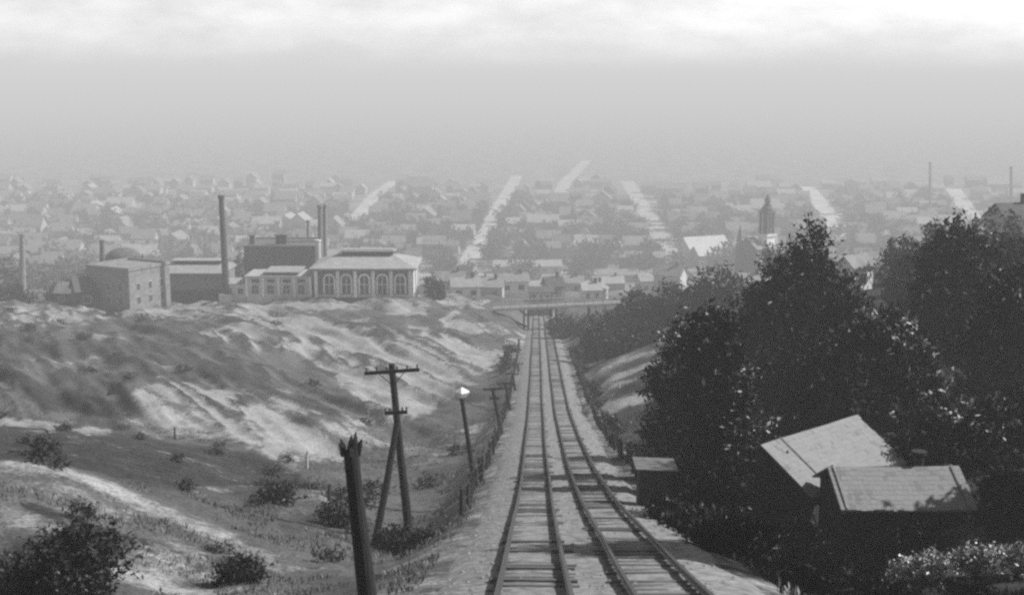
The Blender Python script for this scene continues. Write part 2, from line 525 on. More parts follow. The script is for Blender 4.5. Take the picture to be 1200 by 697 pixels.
go = bpy.data.objects.new('ground', me); COL.objects.link(go); tag(go, kind='structure')

# far hills, lost in the haze
hv = MB()
hx = np.linspace(-7000, 7000, 90)
for i in range(89):
    a, b = hx[i], hx[i + 1]
    za = 60 + 55 * fbm(a / 2500 + 3, 0.5, 3) + 35 * math.exp(-((a - 1500) / 900) ** 2); zb = 60 + 55 * fbm(b / 2500 + 3, 0.5, 3) + 35 * math.exp(-((b - 1500) / 900) ** 2)
    za, zb = min(float(za), 118), min(float(zb), 118)
    hv.quad([(a, 8000, -0.5), (b, 8000, -0.5), (b, 9500, zb), (a, 9500, za)])
    hv.quad([(a, 9500, za), (b, 9500, zb), (b, 11000, -0.5), (a, 11000, -0.5)])
tag(hv.build('hills', mat('hill_earth', 0.12, 0.2, 0.002, 0.95, 0), smooth=True), kind='structure')

# ------------------------------------------------------------------ railway: bed and two tracks
bed = MB(); ystep = np.concatenate([np.arange(6, 120, 0.5), np.arange(120, 352, 1.5)])
prof = [(-3.55, -0.34), (-3.0, -0.10), (-1.6, -0.03), (0, -0.05), (1.6, -0.03), (3.0, -0.10), (3.55, -0.34)]
base = 0
for y in ystep:
    for dx, dz in prof:
        j = 0.06 * float(vnoise(np.array(y * 1.3), np.array(dx * 1.7 + 40), 2)) if abs(dx) < 3.2 else 0
        bed.v.append((float(xt(y)) + dx + (0.5 * float(vnoise(np.array(y / 3.0), np.array(dx), 8)) if abs(dx) > 2.5 else 0), y, ZC + float(zt(y)) + dz + j))
for i in range(len(ystep) - 1):
    for k in range(6):
        a = i * 7 + k
        bed.f.append((a, a + 1, a + 8, a + 7)); bed.m.append(0)
tag(bed.build('ballast_bed', M_ballast, smooth=True), kind='structure')


def slope_at(y):
    return math.atan2(float(zt(y + 1) - zt(y - 1)), 2.0)


def make_track(x_off, label):
    y0 = 8.0
    org = Vector((float(xr1(y0)) + x_off + 0.7, y0, ZC + float(zt(y0))))
    root = empty('railway_track', org)
    tag(root, label, 'railway track', 'tracks of the incline')
    for side_ in (0.0, 1.4):
        r = MB(); yy = np.concatenate([np.arange(8, 140, 1.0), np.arange(140, 352, 4.0)])
        sec = [(-0.06, 0.0), (0.06, 0.0), (0.06, 0.02), (0.012, 0.04), (0.012, 0.10), (0.04, 0.11), (0.04, 0.145), (-0.04, 0.145), (-0.04, 0.11), (-0.012, 0.10), (-0.012, 0.04), (-0.06, 0.02)]
        n = len(sec)
        for y in yy:
            wob = 0.015 * math.sin(y * 0.13 + x_off)
            for a, b in sec: r.v.append((float(xr1(y)) + x_off + side_ + a + wob, y, ZC + float(zt(y)) + 0.045 + b))
        for i in range(len(yy) - 1):
            for k in range(n):
                a = i * n + k; b = i * n + (k + 1) % n
                r.f.append((a, b, b + n, a + n)); r.m.append(0)
        r.build('rail', M_rail, root, org)
    ties = []
    y = 20.0
    while y < 300:
        ties.append(y); y += 0.78 + random.uniform(-0.08, 0.08)
    tm = []
    for k in range(4):
        t = MB(); t.box((0, 0, 0), (1.62 + 0.09 * k, 0.24 + 0.03 * k, 0.16)); tm.append(t)
    protos = []
    for k, t in enumerate(tm):
        me_ = bpy.data.meshes.new('sleeper'); me_.from_pydata(t.v, [], t.f); me_.materials.append(M_tie); protos.append(me_)
    rest = MB()
    for i, y in enumerate(ties):
        c = Vector((float(xr1(y)) + x_off + 0.7 + random.uniform(-.12, .12), y, ZC + float(zt(y)) - 0.098 + random.uniform(-.055, .035)))
        if i < 100:
            o = bpy.data.objects.new('sleeper', protos[i % 4]); COL.objects.link(o); o.parent = root
            o.location = c - org; o.rotation_euler = (slope_at(y), 0, -0.02 + random.uniform(-.03, .03))
        else:
            rest.box(c, (1.7, 0.24, 0.16), 0, Matrix.Rotation(slope_at(y), 3, 'X'))
    tag(rest.build('sleepers', M_tie, root, org), kind='stuff')
    return root


make_track(0.0, 'left railway track of the double line running straight down the incline')
make_track(2.6, 'right railway track of the double line, nearer the dark trees and hut')

# loose stones on the bed: nobody could count them
sv = []
for _ in range(1500):
    y = 20 + 130 * random.random() ** 1.8
    dx = random.uniform(-3.2, 3.2)
    x = float(xt(y)) + dx; z = ZC + float(zt(y)) - 0.05
    s_ = random.uniform(0.02, 0.06) * (1 + y / 120)
    a = random.random() * 6.28
    c = np.array((x, y, z)); e1 = np.array((math.cos(a), math.sin(a), 0)) * s_; e2 = np.array((-math.sin(a), math.cos(a), 0)) * s_
    t = np.array((0, 0, s_ * 0.35))
    p = [c + e1, c + e2, c - e1, c - e2]
    top = c + t
    for k in range(4):
        sv.append([p[k], p[(k + 1) % 4], top + (p[(k + 1) % 4] - c) * .4, top + (p[k] - c) * .4])
    sv.append([top + (q - c) * .4 for q in p])
tag(quads_object('loose_stones', np.array(sv), M_stone), 'pale loose stones strewn over the ballast between the rails', 'stones', kind='stuff')

# ------------------------------------------------------------------ fences
def make_fence(label, xoff, y0, y1, step, hgt, lean=0.05, hang=0.0):
    b = Vector((float(xt(y0)) + xoff, y0, gz(float(xt(y0)) + xoff, y0)))
    root = empty('fence', b); tag(root, label, 'fence')
    pm = []
    for k in range(3):
        t = MB(); t.tube([(0, 0, -0.25), (0, 0, hgt * 0.5), (0.02 * k, 0, hgt)], [0.105, 0.095, 0.08], 7, wob=0.12)
        me_ = bpy.data.meshes.new('post'); me_.from_pydata(t.v, [], t.f); me_.materials.append(M_fence); pm.append(me_)
    tops = []; y = y0; i = 0
    while y < y1:
        x = float(xt(y)) + xoff + random.uniform(-.15, .15)
        z = gz(x, y)
        o = bpy.data.objects.new('post', pm[i % 3]); COL.objects.link(o); o.parent = root
        o.location = Vector((x, y, z)) - b; o.scale = (1, 1, random.uniform(.85, 1.15))
        o.rotation_euler = (random.uniform(-lean, lean), random.uniform(-lean, lean), random.random() * 6)
        tops.append(Vector((x, y, z))); y += step * random.uniform(0.8, 1.2); i += 1
    w = MB()
    for hh in (0.45, 0.9):
        for p, q in zip(tops, tops[1:]):
            m = (p + q) / 2 + Vector((0, 0, hgt * hh - 0.05))
            w.tube([p + Vector((0, 0, hgt * hh)), m, q + Vector((0, 0, hgt * hh))], 0.012, 4, cap=False)
    w.build('wire', M_wire, root, b)
    return root


make_fence('weathered post and wire fence along the left edge of the railway', -4.3, 49, 215, 1.9, 1.25, 0.09)
make_fence('low post and wire fence along the right edge of the railway', 4.2, 62, 200, 2.1, 1.1, 0.07)


# ------------------------------------------------------------------ poles
def insul(mb, p):
    mb.tube([p, p + Vector((0, 0, .08)), p + Vector((0, 0, .16))], [0.02, 0.045, 0.03], 6)


def telegraph(top, bot, r0, r1, arms, label, prop=None, pegs=4):
    """top, bot: world points; arms: list of (fraction from top, half length, tilt)"""
    root = empty('telegraph_pole', bot); tag(root, label, 'telegraph pole', 'poles beside the railway')
    top, bot = Vector(top), Vector(bot)
    d = (top - bot)
    m = MB(); m.tube([bot - d.normalized() * 0.6] + [bot + d * t + Vector((random.uniform(-.02, .02), 0, 0)) for t in (0, .25, .5, .75)] + [top], [r0, r0, r0 * .95, (r0 + r1) / 2, r1 * 1.08, r1], 10, wob=0.05)
    m.build('pole', M_timber, root, bot)
    for fr, hl, tilt in arms:
        c = top - d * fr + Vector((0, -r1 - 0.07, 0))
        a = MB(); e = Vector((hl, 0.12 * hl, hl * tilt))
        a.bar(c - e, c + e, 0.11, 0.14)
        ar = a.build('crossarm', M_timber, root, bot)
        for k in range(pegs):
            i_ = MB(); t = -0.92 + 1.84 * k / max(1, pegs - 1); insul(i_, c + e * t + Vector((0, 0, 0.07)))
            ib = i_.build('insulator', M_iron, ar, bot)
        if hl > 0.8:
            for sgn in (-1, 1):
                b_ = MB(); b_.bar(c + e * 0.45 * sgn + Vector((0, -0.08, -0.05)), c - d * 0.075 + Vector((0, -0.02, 0)), 0.04, 0.03)
                b_.build('brace', M_iron, ar, bot)
    if prop:
        m = MB(); m.tube([Vector(prop[1]), (Vector(prop[0]) + Vector(prop[1])) / 2 + Vector((.03, 0, 0)), Vector(prop[0])], [0.17, 0.15, 0.13], 9, wob=0.05)
        m.build('prop', M_timber, root, bot)
    return root


Y = 51.0
b1 = G(481, Y)
telegraph(P(459, 426, Y), b1, 0.20, 0.14, [(0.035, 1.15, 0.045), (0.25, 0.48, 0.03)],
          'tall telegraph pole with two crossarms and a raking prop beside the leaning snapped pole',
          prop=(P(466, 492, 50.8), G(438, 49.5, -.3)), pegs=6)
telegraph(P(577, 454, 98), G(588, 98), 0.17, 0.13, [(0.02, 0.75, 0.02), (0.22, 0.4, 0.0)],
          'thin telegraph pole with crossarms standing past the white-headed post', pegs=4)
telegraph(P(592, 448, 122), G(598, 122), 0.17, 0.13, [(0.02, 0.8, 0.05), (0.2, 0.4, 0.0)],
          'second thin telegraph pole past the white-headed post, close behind the first', pegs=4)
telegraph(P(600, 437, 142), G(604, 142), 0.17, 0.13, [(0.02, 0.8, 0.0)], 'third thin telegraph pole past the white-headed post, near the cutting', pegs=4)
telegraph(P(606, 426, 165), G(608, 165), 0.17, 0.13, [(0.02, 0.8, 0.0)], 'farthest telegraph pole by the fence where the cutting narrows', pegs=4)

# snapped pole
Y = 22.0
bt, tp = G(434, Y), P(411, 528, Y)
root = empty('broken_pole', bt); tag(root, 'thick snapped pole with a splintered top, nearest of the poles on the left', 'pole')
m = MB(); d = tp - bt
m.tube([bt - Vector((0, 0, .5)), bt, bt + d * .3, bt + d * .6, bt + d * .85, tp], [0.20, 0.195, 0.175, 0.155, 0.145, 0.14], 14, wob=0.05)
m.build('pole', M_timber, root, bt)
for dx, dy, h_, lx in ((-.10, -.03, .16, -.06), (-.02, .05, .24, .02), (.07, -.05, .30, .02), (.12, .03, .20, .05), (-.13, .05, .20, -.03), (.02, -.1, .14, 0)):
    s_ = MB(); q = tp + Vector((dx, dy, -.08))
    s_.tube([q, q + Vector((lx * .9, 0, h_ * .9)), q + Vector((lx * 1.8, 0, h_ * 1.5))], [0.075, 0.055, 0.01], 5, wob=.2)
    s_.build('splinter', M_timber, root, bt)

# post with a white head
Y = 66.0
bt, tp = G(556, Y), P(541, 466, Y)
root = empty('white_topped_post', bt); tag(root, 'slender dark post topped by a small bright white head, by the left fence', 'lamp post')
m = MB(); d = tp - bt; m.tube([bt - Vector((0, 0, .4)), bt, bt + d * .5, tp], [0.15, 0.15, 0.125, 0.11], 10, wob=.04); m.build('post', M_timber, root, bt)
h_ = MB(); q = tp
for k, (zz, rr) in enumerate(((0, .16), (.08, .24), (.32, .33), (.40, .36), (.62, .05))):
    pass
h_.tube([q, q + Vector((0, 0, .07)), q + Vector((.01, 0, .30)), q + Vector((.01, 0, .36)), q + Vector((0, 0, .58))], [.18, .27, .42, .42, .05], 4)
h_.build('white_head', M_white, root, bt)

# short pale stake in the gully and a row of stakes
st = []
for i, (px, Yd, hh, mt, lb) in enumerate(((360, 84, 1.3, M_plaster, 'short pale stake standing alone in the gully'),
                                          (205, 100, 1.1, M_fence, 'dark leaning stake on the bare sandy slope'),
                                          (386, 60, 0.9, M_fence, 'dark stub of a post on the grassy gully floor'))):
    p = G(px, Yd); m = MB(); m.tube([p - Vector((0, 0, .3)), p + Vector((0, 0, hh * .6)), p + Vector((.05, 0, hh))], [.1, .09, .07], 7, wob=.1)
    tag(m.build('stake', mt, origin=p), lb, 'stake')


# ------------------------------------------------------------------ gabled buildings
def gable_parts(root, off, L, W, h, rise, mw, mr, ov=0.35, th=0.12, rot=0.0, chimney=None, sill=-0.6, shingle=False):
    """walls + roof of a gabled block; ridge along local x. returns (wall, roof)"""
    R = Matrix.Rotation(rot, 3, 'Z'); off = Vector(off)

    def T(x, y, z): return R @ Vector((x, y, z)) + off
    w = MB(); hl, hw = L / 2, W / 2
    poly = [(-hw, sill), (hw, sill), (hw, h), (0, h + rise), (-hw, h)]
    w.prism(poly, T(-hl, 0, 0), R @ Vector((0, 1, 0)), Vector((0, 0, 1)), R @ Vector((L, 0, 0)))
    wall = w.build('wall', mw, root)
    r = MB(); sl = rise / hw
    for s in (-1, 1):
        a = [(-hl - ov, 0, h + rise + .02), (hl + ov, 0, h + rise + .02), (hl + ov, s * (hw + ov), h - sl * ov + .02), (-hl - ov, s * (hw + ov), h - sl * ov + .02)]
        b = len(r.v)
        for x, y, z in a: r.v.append(tuple(T(x, y, z)))
        for x, y, z in a: r.v.append(tuple(T(x, y, z + th)))
        fs = [(0, 1, 2, 3), (7, 6, 5, 4), (1, 5, 6, 2), (2, 6, 7, 3), (3, 7, 4, 0)]
        for f in fs: r.f.append(tuple(b + i for i in f)); r.m.append(0)
    if shingle:
        rs_ = random.Random(5)
        for s in (-1, 1):
            slant = math.hypot(hw + ov, sl * (hw + ov)); nrm = R @ Vector((0, s * sl, 1)).normalized()
            nc_ = int(slant / .3)
            for c_ in range(nc_ + 1):
                x = -hl - ov
                while x < hl + ov:
                    w_ = rs_.uniform(.14, .30); x2 = min(x + w_, hl + ov + rs_.uniform(-.06, .06))
                    y0, y1 = (c_ * .3 - .02) / slant * (hw + ov), min(1.0 + rs_.uniform(-.01, .035), ((c_ + 1) * .3 + rs_.uniform(-.03, .05)) / slant) * (hw + ov)
                    if y1 > y0:
                        lf = rs_.uniform(.004, .012); dz0 = th + .022
                        pp = []
                        for xx, yy, l2 in ((x, y0, 0), (x2 - .005, y0, 0), (x2 - .005, y1, lf), (x, y1, lf)):
                            pp.append(T(xx, s * max(yy, 0), h + rise - sl * max(yy, 0) + dz0 + l2 + .02 * (1 + math.sin(xx * 1.1 + 2 * s))))
                        b2 = len(r.v); r.v += [tuple(p_) for p_ in pp] + [tuple(p_ - nrm * .02) for p_ in pp]
                        for f in ((0, 1, 2, 3), (7, 6, 5, 4), (0, 4, 5, 1), (1, 5, 6, 2), (2, 6, 7, 3), (3, 7, 4, 0)): r.f.append(tuple(b2 + q for q in f)); r.m.append(0)
                    x = x + w_
    roof = r.build('roof', mr, root)
    if chimney:
        x, y, ch, cs = chimney
        c = MB(); zb = h + rise * (1 - abs(y) / hw) - .3
        c.box(T(x, y, zb + ch / 2), (cs, cs, ch), 0, R); c.box(T(x, y, zb + ch + .06), (cs * 1.25, cs * 1.25, .12), 0, R)
        c.build('chimney', M_brick_d, roof)
    return wall, roof, T, R


def win(root, T, R, x, y, z, w, h, face, mf=None, mg=None, kind='window', fw=0.1):
    """window or door on a wall; face: 'y-','y+','x-','x+'"""
    n = {'y-': (0, -1), 'y+': (0, 1), 'x-': (-1, 0), 'x+': (1, 0)}[face]
    al = (1, 0) if n[0] == 0 else (0, 1)
    g = MB(); c = T(x + n[0] * .02, y + n[1] * .02, z)
    g.box(c, (w if al[0] else .05, w if al[1] else .05, h), 0, R)
    go_ = g.build(kind, mg or M_glass, root)
    if mf is not None:
        f = MB()
        for s in (-1, 1):
            f.box(T(x + n[0] * .035 + al[0] * s * (w / 2 + fw / 2), y + n[1] * .035 + al[1] * s * (w / 2 + fw / 2), z), (fw if al[0] else .09, fw if al[1] else .09, h + 2 * fw), 0, R)
            f.box(T(x + n[0] * .035, y + n[1] * .035, z + s * (h / 2 + fw / 2)), (w if al[0] else .08, w if al[1] else .08, fw), 0, R)
        f.box(T(x + n[0] * .035, y + n[1] * .035, z), (fw * .5 if al[0] else .06, fw * .5 if al[1] else .06, h), 0, R)
        f.build('frame', mf, go_)
    return go_


# near shack: rear gable + front wing
A = P(893, 521, 58.0); zr = A.z
a_, dy_, dz_ = ray(1003, 487); Yc = (zr - ZC) / (dz_ / dy_); C_ = P(1003, 487, Yc)
rd = (C_ - A); Lr = rd.length; ang = math.atan2(rd.y, rd.x); mid = (A + C_) / 2
zg = min(gz(mid.x, mid.y), zr - 3.6)
org = Vector((mid.x, mid.y, zg))
house = empty('shack', org); tag(house, 'weathered wooden shack with two sloping grey roofs among the dark trees at right', 'house')
_, roof1, T1, R1 = gable_parts(house, (0, 0, 0), Lr - .5, 5.4, zr - zg - 1.75, 1.65, M_shack_wall, M_shingle, .35, .09, ang, shingle=True)
B0, B1 = P(973, 547, 54.2), P(1121, 547, 54.2)
wm = (B0 + B1) / 2; off = wm - org
hz = wm.z - org.z
_, roof2, T2, R2 = gable_parts(house, (off.x, off.y, 0), (B1 - B0).length - .3, 4.3, hz - 1.15, 1.05, M_shack_wall, M_shingle, .3, .09, 0.02, sill=-1.6, shingle=True)
win(house, T2, R2, -1.2, -2.15, 1.0, .9, 1.0, 'y-', M_fence)
win(house, T2, R2, 1.1, -2.15, .7, .9, 1.9, 'y-', M_fence, M_shack_wall, 'door')
win(house, T1, R1, -Lr / 2 + .25, 0, 1.2, .8, 1.0, 'x-', M_fence)
ch = MB(); cc = Vector((off.x, off.y, hz)) + Vector((1.25, .35, .1))
ch.tube([cc + Vector((0, 0, -.5)), cc + Vector((0, 0, .42))], .24, 10); ch.tube([cc + Vector((0, 0, .42)), cc + Vector((0, 0, .55))], .36, 10)
ch.build('chimney', mat('soot', .02, .3, 3, .9, 0), roof2)
for rr, TT, LL, hw, top, rs in ((roof1, T1, Lr, 2.7, zr - zg - .1 + .2, 1.65), (roof2, T2, (B1 - B0).length, 2.15, hz - .1 + .2, 1.05)):
    for x in ((-LL / 2 + 1.5,) if rs > 1.2 else (LL / 2 - .25, -LL / 2 + .12)):
        for sg in (-1, 1):
            s_ = MB(); s_.bar(TT(x, sg * .05, top), TT(x, sg * (hw + .3), top - rs * (hw + .3) / hw + 0.0), .06, .035); s_.build('batten', M_shack_roof, rr)
# trackside hut with a pale flat roof
hp = G(766, 49.5); hut = empty('hut', hp); hut.scale = (.85, .85, .82); tag(hut, 'small dark timber hut with a flat plank roof beside the right-hand track', 'hut')
m = MB(); m.box((0, 0, 1.0), (1.6, 1.4, 2.3)); m.build('wall', M_shack_wall, hut)
m = MB()
for k in range(6): m.bar((-1.0, -.85 + k * .34, 2.30 + .02 * random.random()), (1.05, -.85 + k * .34, 2.22), .32, .05)
m.build('roof', mat('worn_plank', .13, .35, 3, .9, .4), hut)
m = MB(); m.box((-.35, -.725, .85), (.65, .06, 1.7)); m.build('door', M_fence, hut)
m = MB()
for sx in (-.74, .74): m.box((sx, -.73, 1.05), (.1, .07, 2.2))
m.build('corner_post', M_fence, hut)

def simple_house(px, Yd, L, W, h, rise, rz, mw, mr, label, name='house', cat='house', wins=2, top_py=None, group=None, chim=True):
    b = G(px, Yd)
    r = empty(name, b, rz); tag(r, label, cat, group)
    w, rf, T, R = gable_parts(r, (0, 0, 0), L, W, h, rise, mw, mr, .4, .15, chimney=(L * .25, 0, 1.6, .8) if chim else None, sill=-3)
    for k in range(wins):
        win(r, T, R, -L / 2 + L * (k + .5) / wins, -W / 2, h * .5, L / wins * .35, h * .35, 'y-', M_white if mw is not M_white else M_wall_m)
    return r


# ------------------------------------------------------------------ power plant on the plateau
YF = 276.0


def arch(w, h, n=8):
    r = w / 2; pts_ = [(-r, 0), (r, 0)]
    for k in range(n + 1):
        a = math.pi * k / n; pts_.append((r * math.cos(a), h - r + r * math.sin(a)))
    return pts_


def XW(px, py=335, Yd=YF): return P(px, py, Yd).x
def ZW(py, Yd=YF): return P(430, py, Yd).z


def archwin(root, org, px, py0, py1, wpx, Yd, mf, mg, x_c=None):
    w = wpx * Yd / F; z0, z1 = ZW(py1, Yd), ZW(py0, Yd)
    g = MB(); c = Vector((XW(px, 335, Yd) - org.x, Yd - org.y, z0 - org.z))
    g.prism(arch(w, z1 - z0), c + Vector((0, -.05, 0)), (1, 0, 0), (0, 0, 1), (0, .1, 0))
    go_ = g.build('window', mg, root)
    f = MB(); po = arch(w * 1.38, (z1 - z0) + w * .19); pi = arch(w, z1 - z0)
    n = len(po); b = len(f.v)
    for yy_ in (-.14, .02):
        for lst in (po, pi):
            for a, z in lst: f.v.append((c.x + a, c.y + yy_, c.z + z))
    for i in range(1, n):
        j = (i + 1) % n
        o0, o1, i0, i1 = b + i, b + j, b + n + i, b + n + j
        f.f.append((o0, o1, i1, i0)); f.m.append(0)
        f.f.append((o1, o0, o0 + 2 * n, o1 + 2 * n)); f.m.append(0)
        f.f.append((i0, i1, i1 + 2 * n, i0 + 2 * n)); f.m.append(0)
    f.box(c + Vector((0, -.08, (z1 - z0) * .5)), (w * .08, .06, (z1 - z0) * .98)); f.box(c + Vector((0, -.085, (z1 - z0) * .5)), (w * .98, .06, w * .08))
    f.build('frame', mf, go_)


x0, x1 = XW(369), XW(483); zb, ze = ZW(348), ZW(316)
org = Vector(((x0 + x1) / 2, YF + 8, zb)); hall = empty('power_house', org)
tag(hall, 'hip-roofed power house with five tall arched windows and a raised roof vent', 'power house')
hw, hh, D = (x1 - x0) / 2, ze - zb, 16.0
m = MB(); m.box((0, 0, hh / 2 - 2), (2 * hw, D, hh + 4)); m.build('wall', M_brick_d, hall)
for px in (370.5, 396, 416.5, 437.5, 458.5, 480.5):
    m = MB(); m.box((XW(px) - org.x, -D / 2 - .12, hh / 2 - .2), (.75, .3, hh - .2)); m.build('pilaster', M_white, hall)
for dy in (-D / 2 + .6, 0, D / 2 - .6):
    m = MB(); m.box((hw + .12, dy, hh / 2 - .2), (.3, 1.0, hh - .2)); m.build('pilaster', M_plaster, hall)
m = MB(); m.box((0, -D / 2 - .1, .3), (2 * hw, .24, .6)); m.build('plinth', M_plaster, hall)
m = MB(); m.box((hw + .03, 0, hh / 2), (.08, D - .2, hh - .1)); m.build('lit_end_wall', M_plaster, hall)  # pale sheet puts the sunlight on this end into its colour
for px in (386, 406, 427, 448, 469): archwin(hall, org, px, 322.5, 344, 10.5, YF - .0, M_white, M_glass)
ov = 1.1; rz_ = ZW(304) - zb; rin = 4.2
m = MB()
e = [(-hw - ov, -D / 2 - ov), (hw + ov, -D / 2 - ov), (hw + ov, D / 2 + ov), (-hw - ov, D / 2 + ov)]
t = [(-hw + rin, -2.0), (hw - rin, -2.0), (hw - rin, 2.0), (-hw + rin, 2.0)]
zlo, zhi = hh - .0, rz_
vb = [(x, y, zlo + .02) for x, y in e] + [(x, y, zlo + .4) for x, y in e] + [(x, y, zhi) for x, y in t]
m.v = vb; m.f = [(3, 2, 1, 0), (0, 1, 5, 4), (1, 2, 6, 5), (2, 3, 7, 6), (3, 0, 4, 7), (4, 5, 9, 8), (5, 6, 10, 9), (6, 7, 11, 10), (7, 4, 8, 11), (8, 9, 10, 11)]; m.m = [0] * 10
roof = m.build('roof', M_roof_p, hall)
mv = MB(); mw_ = XW(461) - XW(396)
mv.box((.2, 0, rz_ + .4), (mw_ - .8, 3.4, 1.0)); mvo = mv.build('roof_vent', M_roof_d, roof)
mv = MB(); mv.box((.2, 0, rz_ + 1.05), (mw_ + .4, 4.8, .22)); mv.box((.2, 0, rz_ + 1.28), (mw_ - .6, 2.6, .2)); mv.build('vent_cap', M_roof_p, mvo)

# low pale wing to the left
x0, x1 = XW(288), XW(364.5); ze = ZW(325)
org = Vector(((x0 + x1) / 2, YF + 5.5, zb)); wing = empty('boiler_house', org)
tag(wing, 'low pale building with four windows and a raised middle roof, left of the power house', 'boiler house')
hw, hh, D = (x1 - x0) / 2, ze - zb, 10.0
m = MB(); m.box((0, 0, hh / 2 - 2), (2 * hw, D, hh + 4)); m.build('wall', M_plaster, wing)
m = MB(); m.box((0, 0, hh + .12), (2 * hw + .8, D + .8, .24)); rf = m.build('roof', M_roof_p, wing)
cx = XW(329) - org.x; cw = XW(348) - XW(311)
m = MB(); m.box((cx, 0, hh + .55), (cw, D - 1.5, .6)); m.build('clerestory', M_roof_d, rf)
m = MB(); m.box((cx, 0, hh + .98), (cw + .9, D - .6, .24)); m.build('upper_roof', M_roof_p, rf)
for px in (299, 317, 335.5, 353):
    archwin(wing, org, px, 333.5, 344, 8.0, YF + .5, M_plaster, M_glass)
    g = MB(); g.box((XW(px) - org.x, -D / 2 - .02, ZW(329.5) - zb), (1.7, .08, .75)); g.build('upper_window', M_glass, wing)
for px in (288.5, 308, 326, 344.5, 363.5):
    m = MB(); m.box((XW(px) - org.x, -D / 2 - .1, hh / 2), (.45, .26, hh)); m.build('pilaster', M_white, wing)

# small pale shed under the tall stack
x0, x1 = XW(264), XW(287); org = Vector(((x0 + x1) / 2, YF + 3, zb)); sh = empty('shed', org)
tag(sh, 'small pale shed at the foot of the tallest smokestack', 'shed')
w_, _, T, R = gable_parts(sh, (0, 0, 0), x1 - x0, 4.5, ZW(333) - zb, .9, M_plaster, M_roof_p, .3, sill=-3)
win(sh, T, R, -1.4, -2.25, 1.2, 1.0, 1.4, 'y-', M_white); win(sh, T, R, 1.0, -2.25, 1.2, 1.2, 1.4, 'y-', M_white)


# smokestacks
def stack(px_t, py_t, px_b, Yd, r0, r1, mt, label, base=True, zb_=None, group='smokestacks'):
    b = G(px_b, Yd) if zb_ is None else Vector((P(px_b, 300, Yd).x, Yd, zb_)); t = P(px_t, py_t, Yd)
    root = empty('smokestack', b); tag(root, label, 'smokestack', group)
    m = MB(); d = t - b; m.tube([b - Vector((0, 0, 2)), b, b + d * .5, t - d * .03], [r0, r0, (r0 + r1) / 2, r1], 14); m.build('shaft', mt, root, b)
    m = MB(); m.tube([t - d * .035, t - d * .02, t], [r1 * 1.05, r1 * 1.3, r1 * 1.25], 14); m.build('rim', mt, root, b)
    if base:
        m = MB(); m.box((0, 0, .6), (r0 * 3.4, r0 * 3.4, 3.2)); m.build('plinth', M_plaster, root)
    return root


stack(259, 229, 266, 277, .85, .58, M_iron, 'tallest dark smokestack rising left of the power house')
stack(375, 240, 376, 316, .75, .6, M_brick_m, 'left smokestack of the slim pair behind the power house', False)
stack(380.5, 239, 381, 318, .7, .55, M_brick_m, 'right smokestack of the slim pair behind the power house', False)
stack(372.5, 281, 373.5, 296, .75, .65, M_plaster, 'short pale stack between the dark block and power house', False)
stack(26, 274, 27, 330, .85, .65, M_brick_m, 'lone smokestack near the left edge of the picture', False)
stack(119.5, 281, 120.5, 300, .75, .55, M_brick_d, 'short dark smokestack above the dark trees left of the gas holder', False)
stack(361, 258, 362, 345, .55, .45, M_brick_m, 'thin stack behind the big dark windowless block', False)
for px, py, Yd in ((235, 278, 700), (208, 286, 720), (466, 233, 950), (1090, 190, 900), (1185, 195, 820), (440, 262, 760)):
    stack(px, py, px, Yd, 1.2, .9, M_brick_m, {235: 'faint distant smokestack left of the tallest dark stack', 208: 'faint low stack in the haze above the long works', 466: 'faint distant stack left of the long pale street', 1090: 'faint distant tall stack above the right-hand trees', 1185: 'faint distant stack near the right edge of the haze', 440: 'faint stack over the roofs behind the power house'}[px], False, group='distant smokestacks')

# big dark block behind
Yd = 306.0; x0, x1 = P(286, 300, Yd).x, P(371, 300, Yd).x; zt_ = P(330, 289, Yd).z; zb2 = gz((x0 + x1) / 2, Yd)
org = Vector(((x0 + x1) / 2, Yd + 8, zb2)); blk = empty('brick_block', org); tag(blk, 'big dark windowless brick block behind the low pale building', 'industrial building')
m = MB(); H_ = zt_ - zb2; m.box((0, 0, H_ / 2 - 1.5), (x1 - x0, 16, H_ + 3)); m.build('wall', M_brick_d, blk)
m = MB(); m.box((0, -8.0, H_ + .1), (x1 - x0 + .3, .5, .5)); m.box((0, 8.0, H_ + .1), (x1 - x0 + .3, .5, .5)); m.box((0, 0, H_ - .2), (x1 - x0 - .3, 15.4, .2)); m.build('parapet', M_brick_m, blk)
for px, mt in ((291, M_brick_d), (322, M_iron), (329, M_iron)):
    m = MB(); xx = P(px, 290, Yd).x - org.x; m.box((xx, -3, H_ + .9), (1.2, 1.2, 2.4)); m.box((xx, -3, H_ + 2.2), (1.7, 1.7, .3)); m.build('roof_vent', mt, blk)

# long works, left
Yd = 285.0; x0, x1 = P(196, 330, Yd).x, P(262, 330, Yd).x; zb2 = gz((x0 + x1) / 2, Yd); org = Vector(((x0 + x1) / 2, Yd + 6, zb2))
wk = empty('works', org); tag(wk, 'long low works with a pale roof and dark clerestory, left of the tallest stack', 'industrial building')
H_ = P(230, 320, Yd).z - zb2
m = MB(); m.box((0, 0, H_ / 2 - 1.5), (x1 - x0, 12, H_ + 3)); m.build('wall', M_brick_m, wk)
m = MB(); m.box((0, -6.03, 1.4), (x1 - x0 - 1.0, .1, 2.9)); m.build('door', M_iron, wk)
m = MB(); m.prism([(-6.6, 0), (6.6, 0), (2.0, 1.5), (-2.0, 1.5)], (-(x1 - x0) / 2 - .5, 0, H_ + .01), (0, 1, 0), (0, 0, 1), (x1 - x0 + 1, 0, 0)); rf = m.build('roof', M_roof_p, wk)
m = MB(); m.box((-.5, 0, H_ + 1.8), (x1 - x0 - 2, 3, .7)); cl = m.build('clerestory', M_roof_d, rf)
m = MB(); m.box((-.5, 0, H_ + 2.3), (x1 - x0 - 1, 4.4, .25)); m.build('clerestory_roof', M_roof_p, cl)

